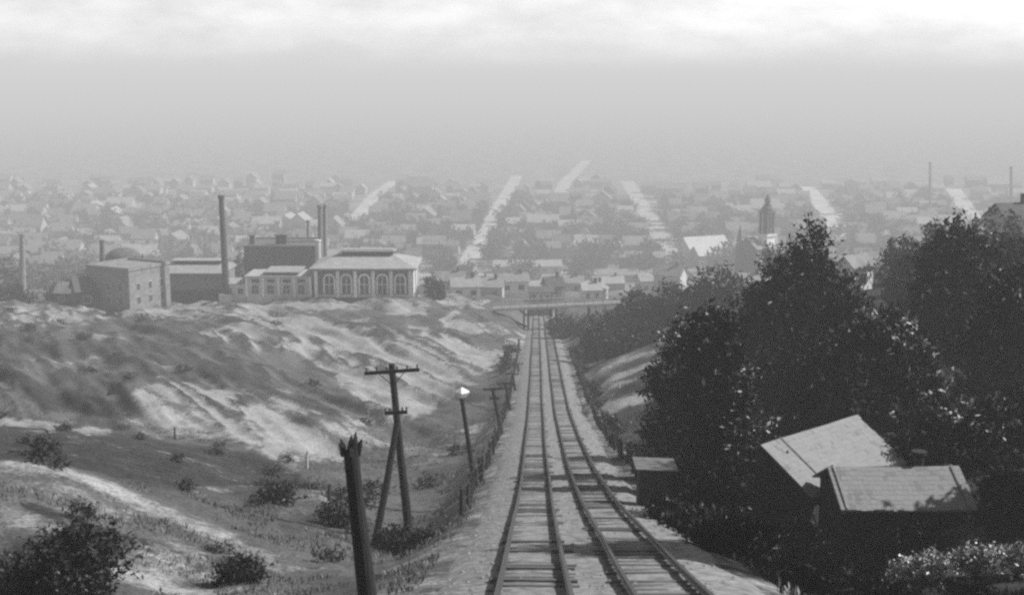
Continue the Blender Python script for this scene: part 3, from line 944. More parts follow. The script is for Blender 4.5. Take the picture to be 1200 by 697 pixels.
# corner block, half in shade
Yd = 266.0; c0 = G(153, Yd); org = c0 + Vector((-2.5, 8.1, 0)); cb = empty('corner_block', org, math.radians(62)); tag(cb, 'square flat-roofed block, shaded on its left face, standing on the plateau edge', 'industrial building')
H_ = P(153, 317, Yd).z - c0.z
m = MB(); m.box((0, 0, H_ / 2 - 2), (12.5, 12.5, H_ + 4)); m.build('wall', M_brick_m, cb)
m = MB()
for s in (-1, 1): m.box((0, s * 6.2, H_ + .2), (12.8, .5, .7)); m.box((s * 6.2, 0, H_ + .2), (.5, 11.9, .7))
m.box((0, 0, H_ - .1), (11.8, 11.8, .3)); m.build('parapet', M_roof_m, cb)
for k in (-3.6, 0, 3.6):
    for zz in (1.8, 4.8):
        for f_ in ('y-', 'x-'):
            win(cb, lambda a, b, c: Vector((a, b, c)), Matrix.Identity(3), k if f_ == 'y-' else -6.25, -6.25 if f_ == 'y-' else k, zz, 1.1, 1.6, f_, M_plaster)

simple_house(112, 272, 9, 6, 4.2, 2.6, math.radians(30), M_brick_d, M_roof_d, 'dark low workshop with a peaked roof left of the square flat-roofed block', 'workshop', 'workshop')
simple_house(88, 280, 7, 5, 3, 2, math.radians(-10), M_brick_d, M_roof_m, 'small dark shed farthest left on the plateau', 'workshop', 'workshop')

# gas holder
Yd = 320.0; g0 = G(147, Yd); gh = empty('gas_holder', g0); tag(gh, 'dark domed gas holder behind the square flat-roofed block', 'gas holder')
rr = 21 * Yd / F; zt_ = P(147, 302, Yd).z - g0.z
m = MB(); m.tube([(0, 0, -2), (0, 0, zt_)], rr, 28); m.build('tank', M_brick_m, gh)
m = MB(); m.tube([(0, 0, zt_ + .01), (0, 0, zt_ + 1.0), (0, 0, zt_ + 1.9), (0, 0, zt_ + 2.5), (0, 0, zt_ + 2.7)], [rr, rr * .9, rr * .68, rr * .38, rr * .05], 28); m.build('dome', M_brick_d, gh, None, True)
for k in range(8):
    a = k * math.pi / 4 + .2; m = MB(); m.bar((rr * 1.04 * math.cos(a), rr * 1.04 * math.sin(a), -1), (rr * 1.04 * math.cos(a), rr * 1.04 * math.sin(a), zt_ + .8), .3, .3); m.build('guide_post', M_iron, gh)

# ------------------------------------------------------------------ bridge over the cutting
Yb = 264.0
p0, p1 = P(577, 361.5, Yb), P(727, 354.5, Yb)
org = Vector((float(xt(Yb)), Yb, ZC + float(zt(Yb)))); br = empty('bridge', org); tag(br, 'timber road bridge crossing the tracks at the foot of the incline', 'bridge')
m = MB(); m.bar(p0, p1, 4.0, .45); m.build('deck', M_wall_m, br, org)
m = MB(); q0, q1 = p0 + Vector((0, -2.1, .05)), p1 + Vector((0, -2.1, .05)); m.bar(q0, q1, .2, .5); m.build('fascia', M_plaster, br, org)
for dy in (-1.9, 1.9):
    m = MB(); n = 14
    for k in range(n + 1):
        a = p0.lerp(p1, k / n) + Vector((0, dy, .2)); m.bar(a, a + Vector((0, 0, 1.0)), .12, .12)
    m.bar(p0 + Vector((0, dy, 1.25)), p1 + Vector((0, dy, 1.25)), .14, .14); m.build('railing', M_plaster, br, org)
for px in (614, 619, 645, 652, 690):
    for dy in (-1.6, 1.6):
        tt = (P(px, 358, Yb).x - p0.x) / (p1.x - p0.x); a = p0.lerp(p1, tt) + Vector((0, dy, -.22)); zz = gz(a.x, Yb + dy)
        m = MB(); m.bar(a, (a.x, a.y, min(zz - .3, a.z - .8)), .4, .4); m.build('post', M_timber, br, org)
m = MB(); a = P(617, 381, Yb); m.bar(p0 + Vector((0, -1.75, -.3)), (a.x, Yb - 1.75, a.z), .45, .45); m.build('brace', M_timber, br, org)

# station house past the bridge
Yd = 306.0; s0 = G(634, Yd); stn = empty('station_house', s0); tag(stn, 'small station house with a dark roof just beyond the bridge on the tracks', 'station')
zz = ZC + float(zt(Yd)) - s0.z
top = P(634, 340, Yd).z - s0.z
_, rf, T, R = gable_parts(stn, (0, 6, 0), 5.6, 6, top - .9, .8, M_brick_m, M_roof_d, .6, .15, sill=-3)
for xx in (-1.7, 0, 1.7): win(stn, T, R, xx, -3, top - 2.0, .9, 1.1, 'y-', M_white, None, 'window', .3)
m = MB(); m.box((0, 2.2, top - 5.0), (6.4, 1.4, .3)); m.build('canopy', M_roof_d, stn)
for xx in (-2.9, 2.9):
    m = MB(); m.bar((xx, 1.8, top - 5.15), (xx, 1.8, -1), .3, .3); m.build('post', M_timber, stn)

# ------------------------------------------------------------------ streets
def zflat(x, y): return gz(x, y)


def street(name, pix, wid):
    pl = []
    for px, py in pix:
        a, dy, dz = ray(px, py); Yd = -99.9 / (dz / dy); pl.append(Vector((a * Yd / dy, Yd, 0)))
    m = MB()
    for p, q in zip(pl, pl[1:]):
        n = max(1, int((q - p).length / 25)); d = (q - p).normalized(); s = Vector((d.y, -d.x, 0)) * wid / 2
        for k in range(n):
            a, b = p.lerp(q, k / n), p.lerp(q, (k + 1) / n)
            z = .06 + .012 * (len(STREETS) % 5)
            m.quad([a - s + Vector((0, 0, z)), a + s + Vector((0, 0, z)), b + s + Vector((0, 0, z)), b - s + Vector((0, 0, z))])
    STREETS.append((pl, wid))
    tag(m.build(name, M_street), kind='structure')


STREETS = []
street('street', [(541, 322), (569, 272), (597, 222), (606, 206)], 12)
street('street', [(648, 246), (662, 214), (688, 188)], 13)
street('street', [(795, 312), (766, 264), (742, 224), (735, 212)], 13)
street('street', [(992, 280), (978, 262), (960, 236), (946, 219)], 14)
street('street', [(1146, 272), (1137, 252), (1126, 234), (1117, 221)], 14)
street('street', [(395, 275), (412, 262), (440, 228), (462, 212)], 12)
street('cross_street', [(480, 322), (560, 321.5), (720, 318), (800, 314)], 9)
street('cross_street', [(430, 285), (640, 283), (820, 280), (1000, 277)], 7)
street('cross_street', [(300, 258), (640, 256), (900, 252), (1190, 248)], 7)
street('cross_street', [(200, 240), (640, 238), (1100, 234)], 7)


def on_street(x, y, pad):
    for pl, w in STREETS:
        for p, q in zip(pl, pl[1:]):
            d = q - p; t = max(0, min(1, ((x - p.x) * d.x + (y - p.y) * d.y) / d.length_squared))
            if math.hypot(x - p.x - d.x * t, y - p.y - d.y * t) < w / 2 + pad: return True
    return False


# ------------------------------------------------------------------ landmark buildings of the town
# brick tower with cupola
Yd = 450.0; b = G(896, Yd); tw = empty('church_tower', b, math.radians(38)); tag(tw, 'tall dark tower with a tapering cupola rising above the trees on the right', 'tower')
s = Yd / F
def tz(py): return P(896, py, Yd).z - b.z
z1, z2, z3, z4, z5 = tz(276), tz(249), tz(246), tz(241), tz(229)
m = MB(); m.box((0, 0, (z1 - 3) / 2), (14 * s, 14 * s, z1 + 3)); m.build('shaft', M_white, tw)
m = MB(); m.box((0, 0, z1 + .3), (17 * s, 17 * s, .7)); m.build('ledge', M_white, tw)
bf = MB(); w_ = 13 * s
for sx in (-1, 1):
    for sy in (-1, 1): bf.box((sx * w_ * .40, sy * w_ * .40, (z1 + z2) / 2 + .3), (w_ * .2, w_ * .2, z2 - z1 - .6))
bf.box((0, 0, (z1 + z2) / 2 + .3), (w_ * .5, w_ * .5, z2 - z1 - .62)); bf.box((0, 0, z2 + .3), (w_ * 1.12, w_ * 1.12, .6)); bf.build('belfry', M_brick_d, tw)
m = MB(); m.tube([(0, 0, z2 + .6), (0, 0, z3 + .6), (0, 0, z4), (0, 0, z4 + .4)], [w_ * .56, w_ * .54, w_ * .34, w_ * .40], 8); m.tube([(0, 0, z4 + .41), (0, 0, z5 - 2.2), (0, 0, z5 - 2.1), (0, 0, z5 - .9), (0, 0, z5 + .3)], [w_ * .25, w_ * .24, w_ * .33, w_ * .2, .08], 8); m.build('cupola', M_brick_d, tw)
m = MB(); m.box((-17 * s, 3, tz(290) / 2), (14 * s, 10, tz(290))); nv = m.build('nave', M_brick_m, tw)
m = MB(); m.prism([(-5.5, 0), (5.5, 0), (0, 4)], (-24.5 * s, 3, tz(290) + .01), (0, 1, 0), (0, 0, 1), (15 * s, 0, 0)); m.build('nave_roof', M_roof_m, nv)
# slim spire
Yd = 520.0; b = G(865, Yd); sp = empty('church_spire', b); tag(sp, 'slim small dark spire left of the tall cupola tower', 'spire')
zz = P(865, 282, Yd).z - b.z; zp = P(865, 263, Yd).z - b.z
m = MB(); m.box((0, 0, zz / 2 - 1), (2.0, 2.0, zz + 2)); m.build('tower', M_brick_m, sp)
m = MB(); m.tube([(0, 0, zz + .01), (0, 0, zz + .6), (0, 0, zp)], [1.5, 1.2, .08], 6); m.build('spire', M_brick_d, sp)
M_hall = mat('hall_roof', 0.5, .15, .7, .9, 0)
# pale hall with two gables
Yd = 690.0; b = G(824, Yd); hl = empty('market_hall', b, math.radians(24)); tag(hl, 'large pale-roofed hall with twin gables beside the second long street', 'hall')
_, rf, T, R = gable_parts(hl, (0, 0, 0), 26, 13, 9.5, 5.5, M_wall_p, M_hall, .6, .25, sill=-4)
gable_parts(hl, (-3, -11, 0), 20, 10, 7, 4.5, M_wall_m, M_hall, .6, .25, sill=-4)
for xx in (-6, -2, 2): win(hl, T, R, xx, -16.0, 3.2, 1.6, 2.2, 'y-', None)


simple_house(1001, 152, 4.6, 2.2, 3.6, 1.0, math.radians(42), M_white, M_roof_m, 'small whitewashed cottage showing between the dark trees on the right', wins=1, chim=False)
simple_house(1185, 178, 6, 5, 6.6, 1.9, math.radians(15), M_wall_p, M_roof_d, 'pale house with a dark window and peaked roof at the right edge')
simple_house(1150, 205, 9, 6, 4.5, 1.8, math.radians(5), M_wall_m, M_roof_m, 'grey roofed house behind conifers left of the right-edge house')
simple_house(1085, 245, 13, 7, 4, 2.4, 0, M_wall_m, M_roof_m, 'long grey roofed building behind the dark trees on the right ridge')
simple_house(880, 300, 5.5, 5, 2.2, 1.5, math.radians(-20), M_white, M_roof_p, 'pale house below the cupola tower, half hidden by foliage')
simple_house(785, 400, 9, 7, 6, 2.6, math.radians(-25), M_wall_p, M_roof_m, 'pale house in front of the twin gabled hall')
simple_house(760, 420, 8, 6, 5, 2.2, math.radians(15), M_wall_p, M_roof_p, 'pale roofed cottage above the trees right of the bridge')
simple_house(692, 330, 5, 4.5, 3.2, 1.5, math.radians(10), M_white, M_roof_p, 'white cottage just behind the right end of the bridge')
simple_house(702, 345, 4.5, 4.5, 3.0, 1.5, math.radians(80), M_wall_p, M_roof_m, 'second small cottage behind the right end of the bridge')
simple_house(648, 350, 5, 5, 5, 2.2, math.radians(20), M_wall_m, M_roof_d, 'dark roofed cottage right of the station house')
simple_house(545, 340, 8, 6, 3.5, 2, math.radians(10), M_white, M_roof_p, 'white cottage at the head of the pale path right of the power house')
simple_house(572, 360, 9, 6, 3.6, 2, math.radians(-5), M_wall_p, M_roof_p, 'pale long cottage left of the station house, nearer the path')
simple_house(601, 375, 9, 6, 3.8, 2, math.radians(8), M_white, M_roof_m, 'white walled cottage with grey roof left of the station house')
simple_house(528, 390, 9, 7, 4, 2.4, math.radians(0), M_wall_m, M_roof_m, 'grey cottage behind the right end of the power house')
simple_house(555, 608, 46, 7, 3.2, 1.6, 0, M_wall_m, M_roof_d, 'very long low dark-roofed shed across the foot of the leftmost long street', 'long_shed', 'shed', 8, chim=False)
simple_house(618, 655, 36, 9, 4, 2.6, math.radians(1), M_wall_p, M_roof_p, 'long pale-roofed shed standing right of the foot of the leftmost long street', 'long_shed', 'shed', 6, chim=False)
simple_house(632, 545, 70, 8, 2.6, 2.2, math.radians(-1), M_wall_m, M_roof_p, 'longest low pale-roofed shed, stretching above the station house', 'long_shed', 'shed', 10, chim=False)
simple_house(748, 690, 30, 10, 4, 2.6, math.radians(-3), M_wall_m, M_roof_p, 'long pale-roofed warehouse left of the second long street', 'warehouse', 'warehouse', 6, chim=False)
simple_house(735, 625, 34, 9, 4, 2.2, math.radians(2), M_wall_m, M_roof_m, 'long grey-roofed warehouse in front of the pale-roofed one', 'warehouse', 'warehouse', 6, chim=False)
simple_house(512, 480, 22, 8, 4, 2.4, math.radians(4), M_wall_p, M_roof_p, 'pale shed showing past the right end of the power house roof', 'long_shed', 'shed', 4, chim=False)
simple_house(590, 450, 10, 7, 3.6, 2.2, math.radians(-12), M_wall_p, M_roof_m, 'grey roofed cottage behind the white walled one left of the station', wins=2)
simple_house(560, 490, 12, 7, 4, 2.2, math.radians(6), M_white, M_roof_p, 'white long cottage in the row behind the pale path', wins=3)
simple_house(668, 420, 9, 6, 4, 2, math.radians(-8), M_wall_p, M_roof_p, 'pale cottage behind the bridge, right of the station house', wins=2)
simple_house(712, 480, 12, 7, 4, 2.2, math.radians(10), M_wall_m, M_roof_p, 'pale roofed shed behind the white cottages at the bridge end', wins=3)

# ------------------------------------------------------------------ the town on the plain
W_a, W_b = mat('town_wall_pale', .34, .15, .8, .9, 0), mat('town_wall_grey', .2, .2, .8, .9, 0)  # tones kept close together: part of the haze is in the colour
R_a, R_b, R_c = mat('town_roof_pale', .32, .2, .7, .9, 0), mat('town_roof_grey', .2, .25, .7, .9, 0), mat('town_roof_dark', .15, .3, .7, .9, 0)
protos = []
for k, (L_, W_, h_, ri, mw, mr) in enumerate(((9, 7, 5, 2.8, W_a, R_c), (8, 7, 5.5, 2.6, W_b, R_b), (11, 8, 6, 3, W_a, R_b), (8, 8, 4.5, 3, W_b, R_c), (12, 8, 5, 2.6, W_a, R_a))):
    r = empty('town_house', (0, 0, 0))
    w, rf, T, R = gable_parts(r, (0, 0, 0), L_, W_, h_, ri, mw, mr, .5, .2, chimney=(L_ * .22, .6, 2.0, 1.0), sill=0)
    for xx in (-L_ * .25, L_ * .25): win(r, T, R, xx, -W_ / 2, h_ * .45, 1.2, 1.7, 'y-', M_white)
    s_ = MB()    # the same house as one mesh, for the distance
    for ob, mi in ((w, 0), (rf, 1)):
        b = len(s_.v); s_.v += [tuple(v.co) for v in ob.data.vertices]
        for p_ in ob.data.polygons: s_.f.append(tuple(b + i for i in p_.vertices)); s_.m.append(mi)
    protos.append((r, s_, [mw, mr], ('pale' if mw is W_a else 'grey'), {R_c: 'dark', R_b: 'grey', R_a: 'pale'}[mr], [False]))
cands = []
dirx = 0.047
rows_ = np.cumsum(np.tile([15.0, 15.0, 27.0], 26)) + 600
for Yd in rows_:
    ext = 0.50 * Yd + 40
    for xo in np.arange(-ext, ext, 16.5):
        if random.random() < 0.12 + 0.90 * max(0, min(1, (Yd - 1010) / 260)): continue
        y = Yd + random.uniform(-2.5, 2.5); x = xo + dirx * (Yd - 600) + random.uniform(-4, 4)
        if on_street(x, y, 5.5): continue
        if 485 < project(x, y, 0)[0] < 860 and y < 700: continue
        px, py = project(x, y, 0)
        cands.append((x, y, px, py))
lm = [(P(824, 300, 590).x, 590, 24)]
vis = [c for c in cands if -10 < c[2] < 1210 and not (200 < c[2] < 500 and c[1] < 640) and not (c[2] > 820 and c[1] < 690) and not (485 < c[2] < 800 and c[1] < 668)]
vis.sort(key=lambda c: c[1]); chosen = set(id(c) for c in vis[:285])
far = MB(); nt_ = 0
for c in cands:
    x, y, px, py = c
    k = random.randrange(5); pr = protos[k]; rz = math.atan(-dirx) + random.choice((0, 0, 0, math.pi, math.pi, math.pi / 2, -math.pi / 2)) + random.uniform(-.04, .04)
    sc = random.uniform(.8, 1.25) * random.choice((1, 1, 1, 1, 1.35)); hz_ = random.choice((1, 1, 1, 1.3))
    if id(c) in chosen:
        nt_ += 1
        where = 'left of the leftmost long street' if px < 545 else ('between the long pale streets' if px < 780 else 'right of the second long street')
        row = 'near town edge' if y < 660 else ('front blocks' if y < 720 else 'deep in town')
        lab = f'{pr[3]} house, {pr[4]} roof, {row}, {where}'
        if y < 690:
            if not pr[5][0]: o = pr[0]; pr[5][0] = True
            else: o = copy_tree(pr[0])
        else:
            if len(pr[5]) == 1: pr[5].append(pr[1].build('town_house', pr[2])); o = pr[5][1]
            else: o = pr[5][1].copy(); COL.objects.link(o)
        o.location = (x, y, gz(x, y)); o.rotation_euler = (0, 0, rz); o.scale = (sc, sc, sc * hz_)
        tag(o, lab, 'house', 'houses of the town on the plain')
    else:
        b = len(far.v); cs, sn = math.cos(rz), math.sin(rz); z0 = 0.0 if y > 645 else gz(x, y)
        for vx, vy, vz in pr[1].v: far.v.append((x + sc * (vx * cs - vy * sn), y + sc * (vx * sn + vy * cs), z0 + vz * sc * hz_))
        base_m = {0: 0, 1: 1}
        wm_ = 0 if pr[3] == 'pale' else 1; rm_ = {'dark': 2, 'grey': 3, 'pale': 4}[pr[4]]
        for f, mi in zip(pr[1].f, pr[1].m): far.f.append(tuple(b + i for i in f)); far.m.append(wm_ if mi == 0 else rm_)
tag(far.build('distant_houses', [W_a, W_b, R_c, R_b, R_a]), 'mass of far houses fading into the haze across the plain', 'houses', kind='stuff')
for pr in protos:
    if not pr[5][0]: 
        for ch_ in list(pr[0].children): bpy.data.objects.remove(ch_)
        bpy.data.objects.remove(pr[0])


# ------------------------------------------------------------------ foliage
def leaf_cloud(blobs, n, size, seed, up=0.35, shoot=0.0, shell=0.55, per=6):
    """blobs: (x,y,z,rx,ry,rz). returns (n,4,3) leaf quads in clumps / shoots"""
    r = np.random.default_rng(seed)
    B = np.array(blobs, float)
    wts = B[:, 3] * B[:, 4] * B[:, 5]; wts = wts ** 0.8; wts /= wts.sum()
    nt = max(4, n // per)
    bi = r.choice(len(B), nt, p=wts)
    d = r.normal(size=(nt, 3)); d /= np.linalg.norm(d, axis=1, keepdims=True)
    rad = np.where(r.random(nt) < shell, 0.78 + 0.28 * r.random(nt), r.random(nt) ** 0.45)
    # uneven outline: direction dependent swelling with gaps
    sw = 1 + 0.30 * np.sin(d[:, 0] * 5 + bi * 1.7) * np.sin(d[:, 1] * 4 + bi * 2.3) * np.cos(d[:, 2] * 5 + bi) + 0.10 * r.normal(size=nt)
    c = B[bi, :3] + d * rad[:, None] * sw[:, None] * B[bi, 3:6]
    keep = np.sin(c[:, 0] * 1.9 + seed) * np.sin(c[:, 1] * 1.7) * np.sin(c[:, 2] * 2.1 + 1) < 0.42
    c = c[keep]; d = d[keep]; nt = len(c)
    ax = d * 0.8 + np.array([0, 0, up]) + 0.35 * r.normal(size=(nt, 3)); ax /= np.linalg.norm(ax, axis=1, keepdims=True)
    t = (np.arange(per) / per)[None, :, None]
    ln = size * (2.2 + 3.0 * r.random((nt, 1, 1))) * (1 + shoot)
    cc = c[:, None, :] + ax[:, None, :] * t * ln + r.normal(size=(nt, per, 3)) * size * (0.55 - 0.25 * min(1, shoot))
    cc = cc.reshape(-1, 3); axr = np.repeat(ax, per, 0)
    m = len(cc)
    e1 = axr * 0.7 + 0.7 * r.normal(size=(m, 3)); e1 /= np.linalg.norm(e1, axis=1, keepdims=True)
    q = r.normal(size=(m, 3)); e2 = np.cross(e1, q); e2 /= np.linalg.norm(e2, axis=1, keepdims=True)
    s = size * (0.55 + 0.9 * r.random((m, 1)))
    a = cc - e1 * s; b = cc + e2 * s * .42; g = cc + e1 * s; h = cc - e2 * s * .42
    return np.stack([a, b, g, h], 1)


def plant(name, label, cat, base_, blobs, n, size, lm, seed, trunk_r=None, group=None, up=.35, shoot=0., shell=.55, per=6):
    """blobs in world coordinates"""
    base_ = Vector(base_)
    root = empty(name, base_); tag(root, label, cat, group)
    lb = [(x - base_.x, y - base_.y, z - base_.z, a, b, c) for x, y, z, a, b, c in blobs]
    q = leaf_cloud(lb, n, size, seed, up, shoot, shell, per)
    quads_object('crown' if trunk_r else 'foliage', q, lm, root)
    random.seed(seed)
    m = MB()
    if trunk_r:
        top = max(lb, key=lambda b: b[2])
        hh = top[2]
        m.tube([(0, 0, -.5), (0, 0, hh * .08), (top[0] * .2, top[1] * .2, hh * .35), (top[0] * .6, top[1] * .6, hh * .7), top[:3]], [trunk_r * 1.3, trunk_r, trunk_r * .75, trunk_r * .45, trunk_r * .12], 9, wob=.06)
        for b in lb[:10]:
            st_ = Vector((top[0] * .2, top[1] * .2, min(hh * .35, max(.3, b[2] * .45))))
            e_ = Vector(b[:3]); mid_ = st_.lerp(e_, .5) + Vector((random.uniform(-.3, .3), random.uniform(-.3, .3), .3))
            m.tube([st_, mid_, e_], [trunk_r * .45, trunk_r * .28, trunk_r * .08], 6, cap=False)
        m.build('trunk', M_bark, root)
    else:
        for b in lb[:8]:
            m.tube([(random.uniform(-.1, .1), random.uniform(-.1, .1), -.15), Vector(b[:3]) * .5 + Vector((0, 0, .1)), b[:3]], [.05, .035, .012], 5, cap=False)
        m.build('stem', M_bark, root)
    return root


def pxblobs(lst, Y0):
    """(photo x, photo y, half width px, half height px, depth offset m)"""
    o = []
    for t in lst:
        px, py, rx, ry = t[:4]; dy = t[4] if len(t) > 4 else 0
        p = P(px, py, Y0 + dy); k = (Y0 + dy) / F
        o.append((p.x, p.y, p.z, rx * k, max(rx, ry) * k * .85, ry * k))
    return o


# --- big trees on the right
T_ = [
    ('tall dark tree with a pointed spire-like top, highest of the near trees', 940, 76, [(952, 283, 9, 22), (940, 312, 22, 22), (956, 318, 16, 18), (920, 335, 26, 24), (950, 355, 52, 34), (905, 375, 42, 34), (964, 380, 28, 30), (930, 415, 74, 44, -1), (885, 440, 48, 44, -2), (972, 444, 46, 40, -1), (930, 490, 76, 46, -2)], 52000, .18, L_dark, .42),
    ('broad dark leafy tree nearest the right-hand track, painted glints in its left side', 830, 63, [(812, 408, 26, 24), (800, 450, 32, 34), (838, 455, 36, 40), (795, 510, 33, 40), (838, 520, 42, 44), (800, 570, 37, 38), (850, 580, 42, 40), (880, 540, 34, 44, 1), (805, 618, 34, 26), (860, 625, 46, 26, 1)], 52000, .165, L_dark2, .32),
    ('dark spreading tree right behind the shack roof, with many glints painted as pale leaves', 1030, 71, [(1024, 388, 18, 18), (1040, 404, 30, 28), (1010, 430, 34, 34), (1060, 440, 34, 32), (1020, 470, 46, 34), (1075, 480, 36, 30), (1000, 500, 34, 30)], 30000, .18, L_dark2, .34),
    ('tall ragged dark tree right of the spire-topped tree, standing on the ridge', 1118, 90, [(1118, 285, 16, 20), (1105, 305, 22, 20), (1135, 310, 24, 22), (1118, 345, 40, 36), (1095, 385, 34, 36), (1140, 390, 36, 40), (1115, 430, 48, 44)], 26000, .22, L_dark, .4),
    ('dark tree at the right edge behind the shack yard', 1185, 78, [(1180, 345, 22, 26), (1195, 380, 28, 34), (1165, 410, 30, 34), (1195, 450, 36, 44), (1160, 470, 34, 36)], 22000, .19, L_dark, .36),
    ('low dark tree between the shack and the right edge of the picture', 1150, 62, [(1120, 505, 34, 28), (1165, 520, 36, 34), (1195, 545, 30, 40), (1150, 560, 34, 30), (1190, 500, 26, 30)], 24000, .16, L_dark2, .25),
    ('slender dark tree behind the plank-roofed hut, overlapping the broad leafy tree', 836, 56.5, [(836, 400, 16, 22), (834, 430, 22, 26), (838, 465, 26, 28), (832, 500, 26, 28), (838, 540, 28, 30), (836, 575, 26, 26)], 44000, .16, L_dark, .22),
    ('dark low tree crowding the left wall of the shack', 900, 59, [(880, 600, 38, 40), (915, 620, 34, 36), (905, 570, 22, 26), (870, 640, 30, 24)], 18000, .16, L_dark, .2),
]
for i, (lab, bpx, Yd, bl, n, sz, lm_, tr) in enumerate(T_):
    plant('tree', lab, 'tree', G(bpx, Yd), pxblobs(bl, Yd), n, sz, lm_, 100 + i, tr, 'big dark trees round the shack', .45, .5)

# --- trees of the middle distance
T2_ = [
    ('round dark tree left of the cupola tower, paler with haze', 840, 165, [(838, 330, 24, 18), (822, 348, 26, 22), (858, 350, 26, 24), (840, 370, 36, 24)], 4200, .42, L_mid),
    ('dark rounded tree on the ridge right of the whitewashed house', 1055, 150, [(1056, 300, 20, 18), (1048, 325, 22, 22), (1076, 322, 26, 24), (1062, 348, 34, 20)], 4200, .4, L_dark),
    ('wide dark tree under the long grey ridge building', 1080, 140, [(1075, 318, 26, 18), (1088, 340, 34, 26), (1065, 355, 30, 24)], 3800, .38, L_dark),
    ('dark tree on the ridge below the right-edge house', 1170, 145, [(1160, 318, 26, 18), (1185, 315, 24, 18), (1175, 345, 36, 28)], 3800, .38, L_dark),
    ('bushy tree on the slope left of the round dark tree', 790, 178, [(790, 345, 18, 18), (778, 365, 22, 20), (802, 368, 22, 20)], 3000, .42, L_mid),
    ('bushy dark tree high on the right bank of the cutting', 755, 190, [(752, 352, 20, 18), (738, 370, 20, 20), (764, 376, 22, 22)], 3000, .44, L_mid),
    ('dark tree leaning over the right side of the cutting', 715, 205, [(712, 372, 17, 16), (728, 386, 20, 18), (704, 392, 18, 16)], 2600, .45, L_dark),
    ('small dark tree overhanging the track just before the bridge', 668, 232, [(660, 378, 16, 13), (676, 384, 16, 14), (668, 396, 14, 12), (652, 372, 9, 7)], 2600, .42, L_dark),
    ('dark tree right of the small one overhanging the track', 692, 222, [(690, 378, 16, 14), (700, 390, 16, 14), (684, 396, 14, 12)], 2200, .42, L_dark),
    ('dark tree whose shade crosses the track bed before the bridge', 698, 179, [(697, 388, 12, 12), (692, 402, 13, 12), (704, 405, 13, 12), (698, 416, 12, 8)], 3600, .34, L_dark),
    ('dense dark tree in the fold of the right bank', 745, 160, [(740, 398, 22, 14), (760, 390, 22, 18), (728, 408, 16, 12)], 2800, .38, L_dark),
    ('dark tree behind the broad leafy tree on the right bank', 815, 130, [(812, 382, 26, 18), (835, 388, 26, 22), (800, 400, 18, 16)], 3400, .36, L_dark),
    ('dark hazy tree mass left of the square flat-roofed block', 112, 280, [(118, 326, 10, 10), (106, 338, 12, 12), (126, 336, 9, 12)], 2000, .55, L_mid),
    ('hazy tree at the left of the plateau beyond the slope', 78, 285, [(78, 340, 12, 10), (66, 346, 10, 9)], 1200, .55, L_mid),
    ('faint tree at the far left of the plateau', 15, 285, [(12, 342, 14, 10), (30, 347, 10, 8)], 1200, .55, L_mid),
    ('tree by the right end of the power house', 508, 290, [(506, 330, 8, 8), (512, 338, 9, 8)], 900, .5, L_mid),
    ('dark shrubby tree in front of the cupola tower', 908, 250, [(906, 300, 14, 12), (918, 308, 14, 12)], 1400, .5, L_mid),
]
for i, (lab, bpx, Yd, bl, n, sz, lm_) in enumerate(T2_):
    lo_ = 9 if 640 < bpx < 830 else 5
    plant('tree', lab, 'tree', G(bpx, Yd), pxblobs([(a, b + lo_, c * .95, d) for a, b, c, d in bl], Yd), int(n * 1.6), sz * .72, lm_, 200 + i, .22, 'trees of the middle distance', .4, .2)
plant('tree', 'dark tree filling the gap left of the tall ragged ridge tree', 'tree', G(1078, 125), pxblobs([(1080, 306, 18, 16), (1070, 330, 24, 22), (1090, 350, 26, 26), (1062, 360, 22, 22)], 125), 7000, .24, L_dark, 251, .22, 'trees of the middle distance', .4, .2)
plant('tree', 'dark tree rising right of the tall ragged ridge tree, at the picture edge', 'tree', G(1172, 108), pxblobs([(1168, 298, 18, 16), (1186, 304, 20, 18), (1160, 325, 22, 22), (1188, 335, 24, 24), (1172, 360, 30, 26)], 108), 9000, .22, L_dark, 252, .24, 'trees of the middle distance', .4, .2)
# conifers on the ridge
for i, (px, pt, pb, Yd, lab) in enumerate(((1091, 262, 300, 165, 'dark ragged conifer above the ridge trees, leftmost of the conifers'), (1163, 258, 300, 160, 'slim dark conifer beside the pale right-edge house'), (1060, 280, 300, 160, 'small pointed conifer on the ridge near the whitewashed house'), (1187, 252, 280, 165, 'dark conifer top at the right edge of the ridge'), (1148, 262, 300, 160, 'thin dark conifer between the grey roof and its slim neighbour'))):
    n_ = 6; bl = []
    for k in range(n_):
        t = k / (n_ - 1); bl.append((px + random.uniform(-2, 2), pt + 3 + (pb + 25 - pt) * t, 1.6 + 8 * t, 5 + 5 * t))
    plant('conifer', lab, 'conifer', G(px, Yd), pxblobs(bl, Yd), 1700, .33, L_dark, 260 + i, .15, 'conifers on the right ridge', .2, .1)

# trees standing beyond the right edge that shade the track and yard
for i, (x, y, hgt, lab) in enumerate(((24.5, 47.5, 19, 'dark tree past the right edge between the other two there'), (19.6, 34.2, 19, 'dark tree past the right edge whose shade falls on the near track'), (29, 52, 20, 'dark tree past the right edge standing beside the shack yard'))):
    b = Vector((x, y, gz(x, y))); bl = []
    for k in range(8): bl.append((x + random.uniform(-1.4, 1.4), y + random.uniform(-.9, .9), b.z + hgt * (.22 + .76 * k / 8), 2.3 - .1 * k, (1.9 if i == 0 else 1.5) - .05 * k, 2.0))
    plant('tree', lab, 'tree', b, bl, 42000, .25, L_dark, 280 + i, .25, 'big dark trees round the shack', .4, .3)

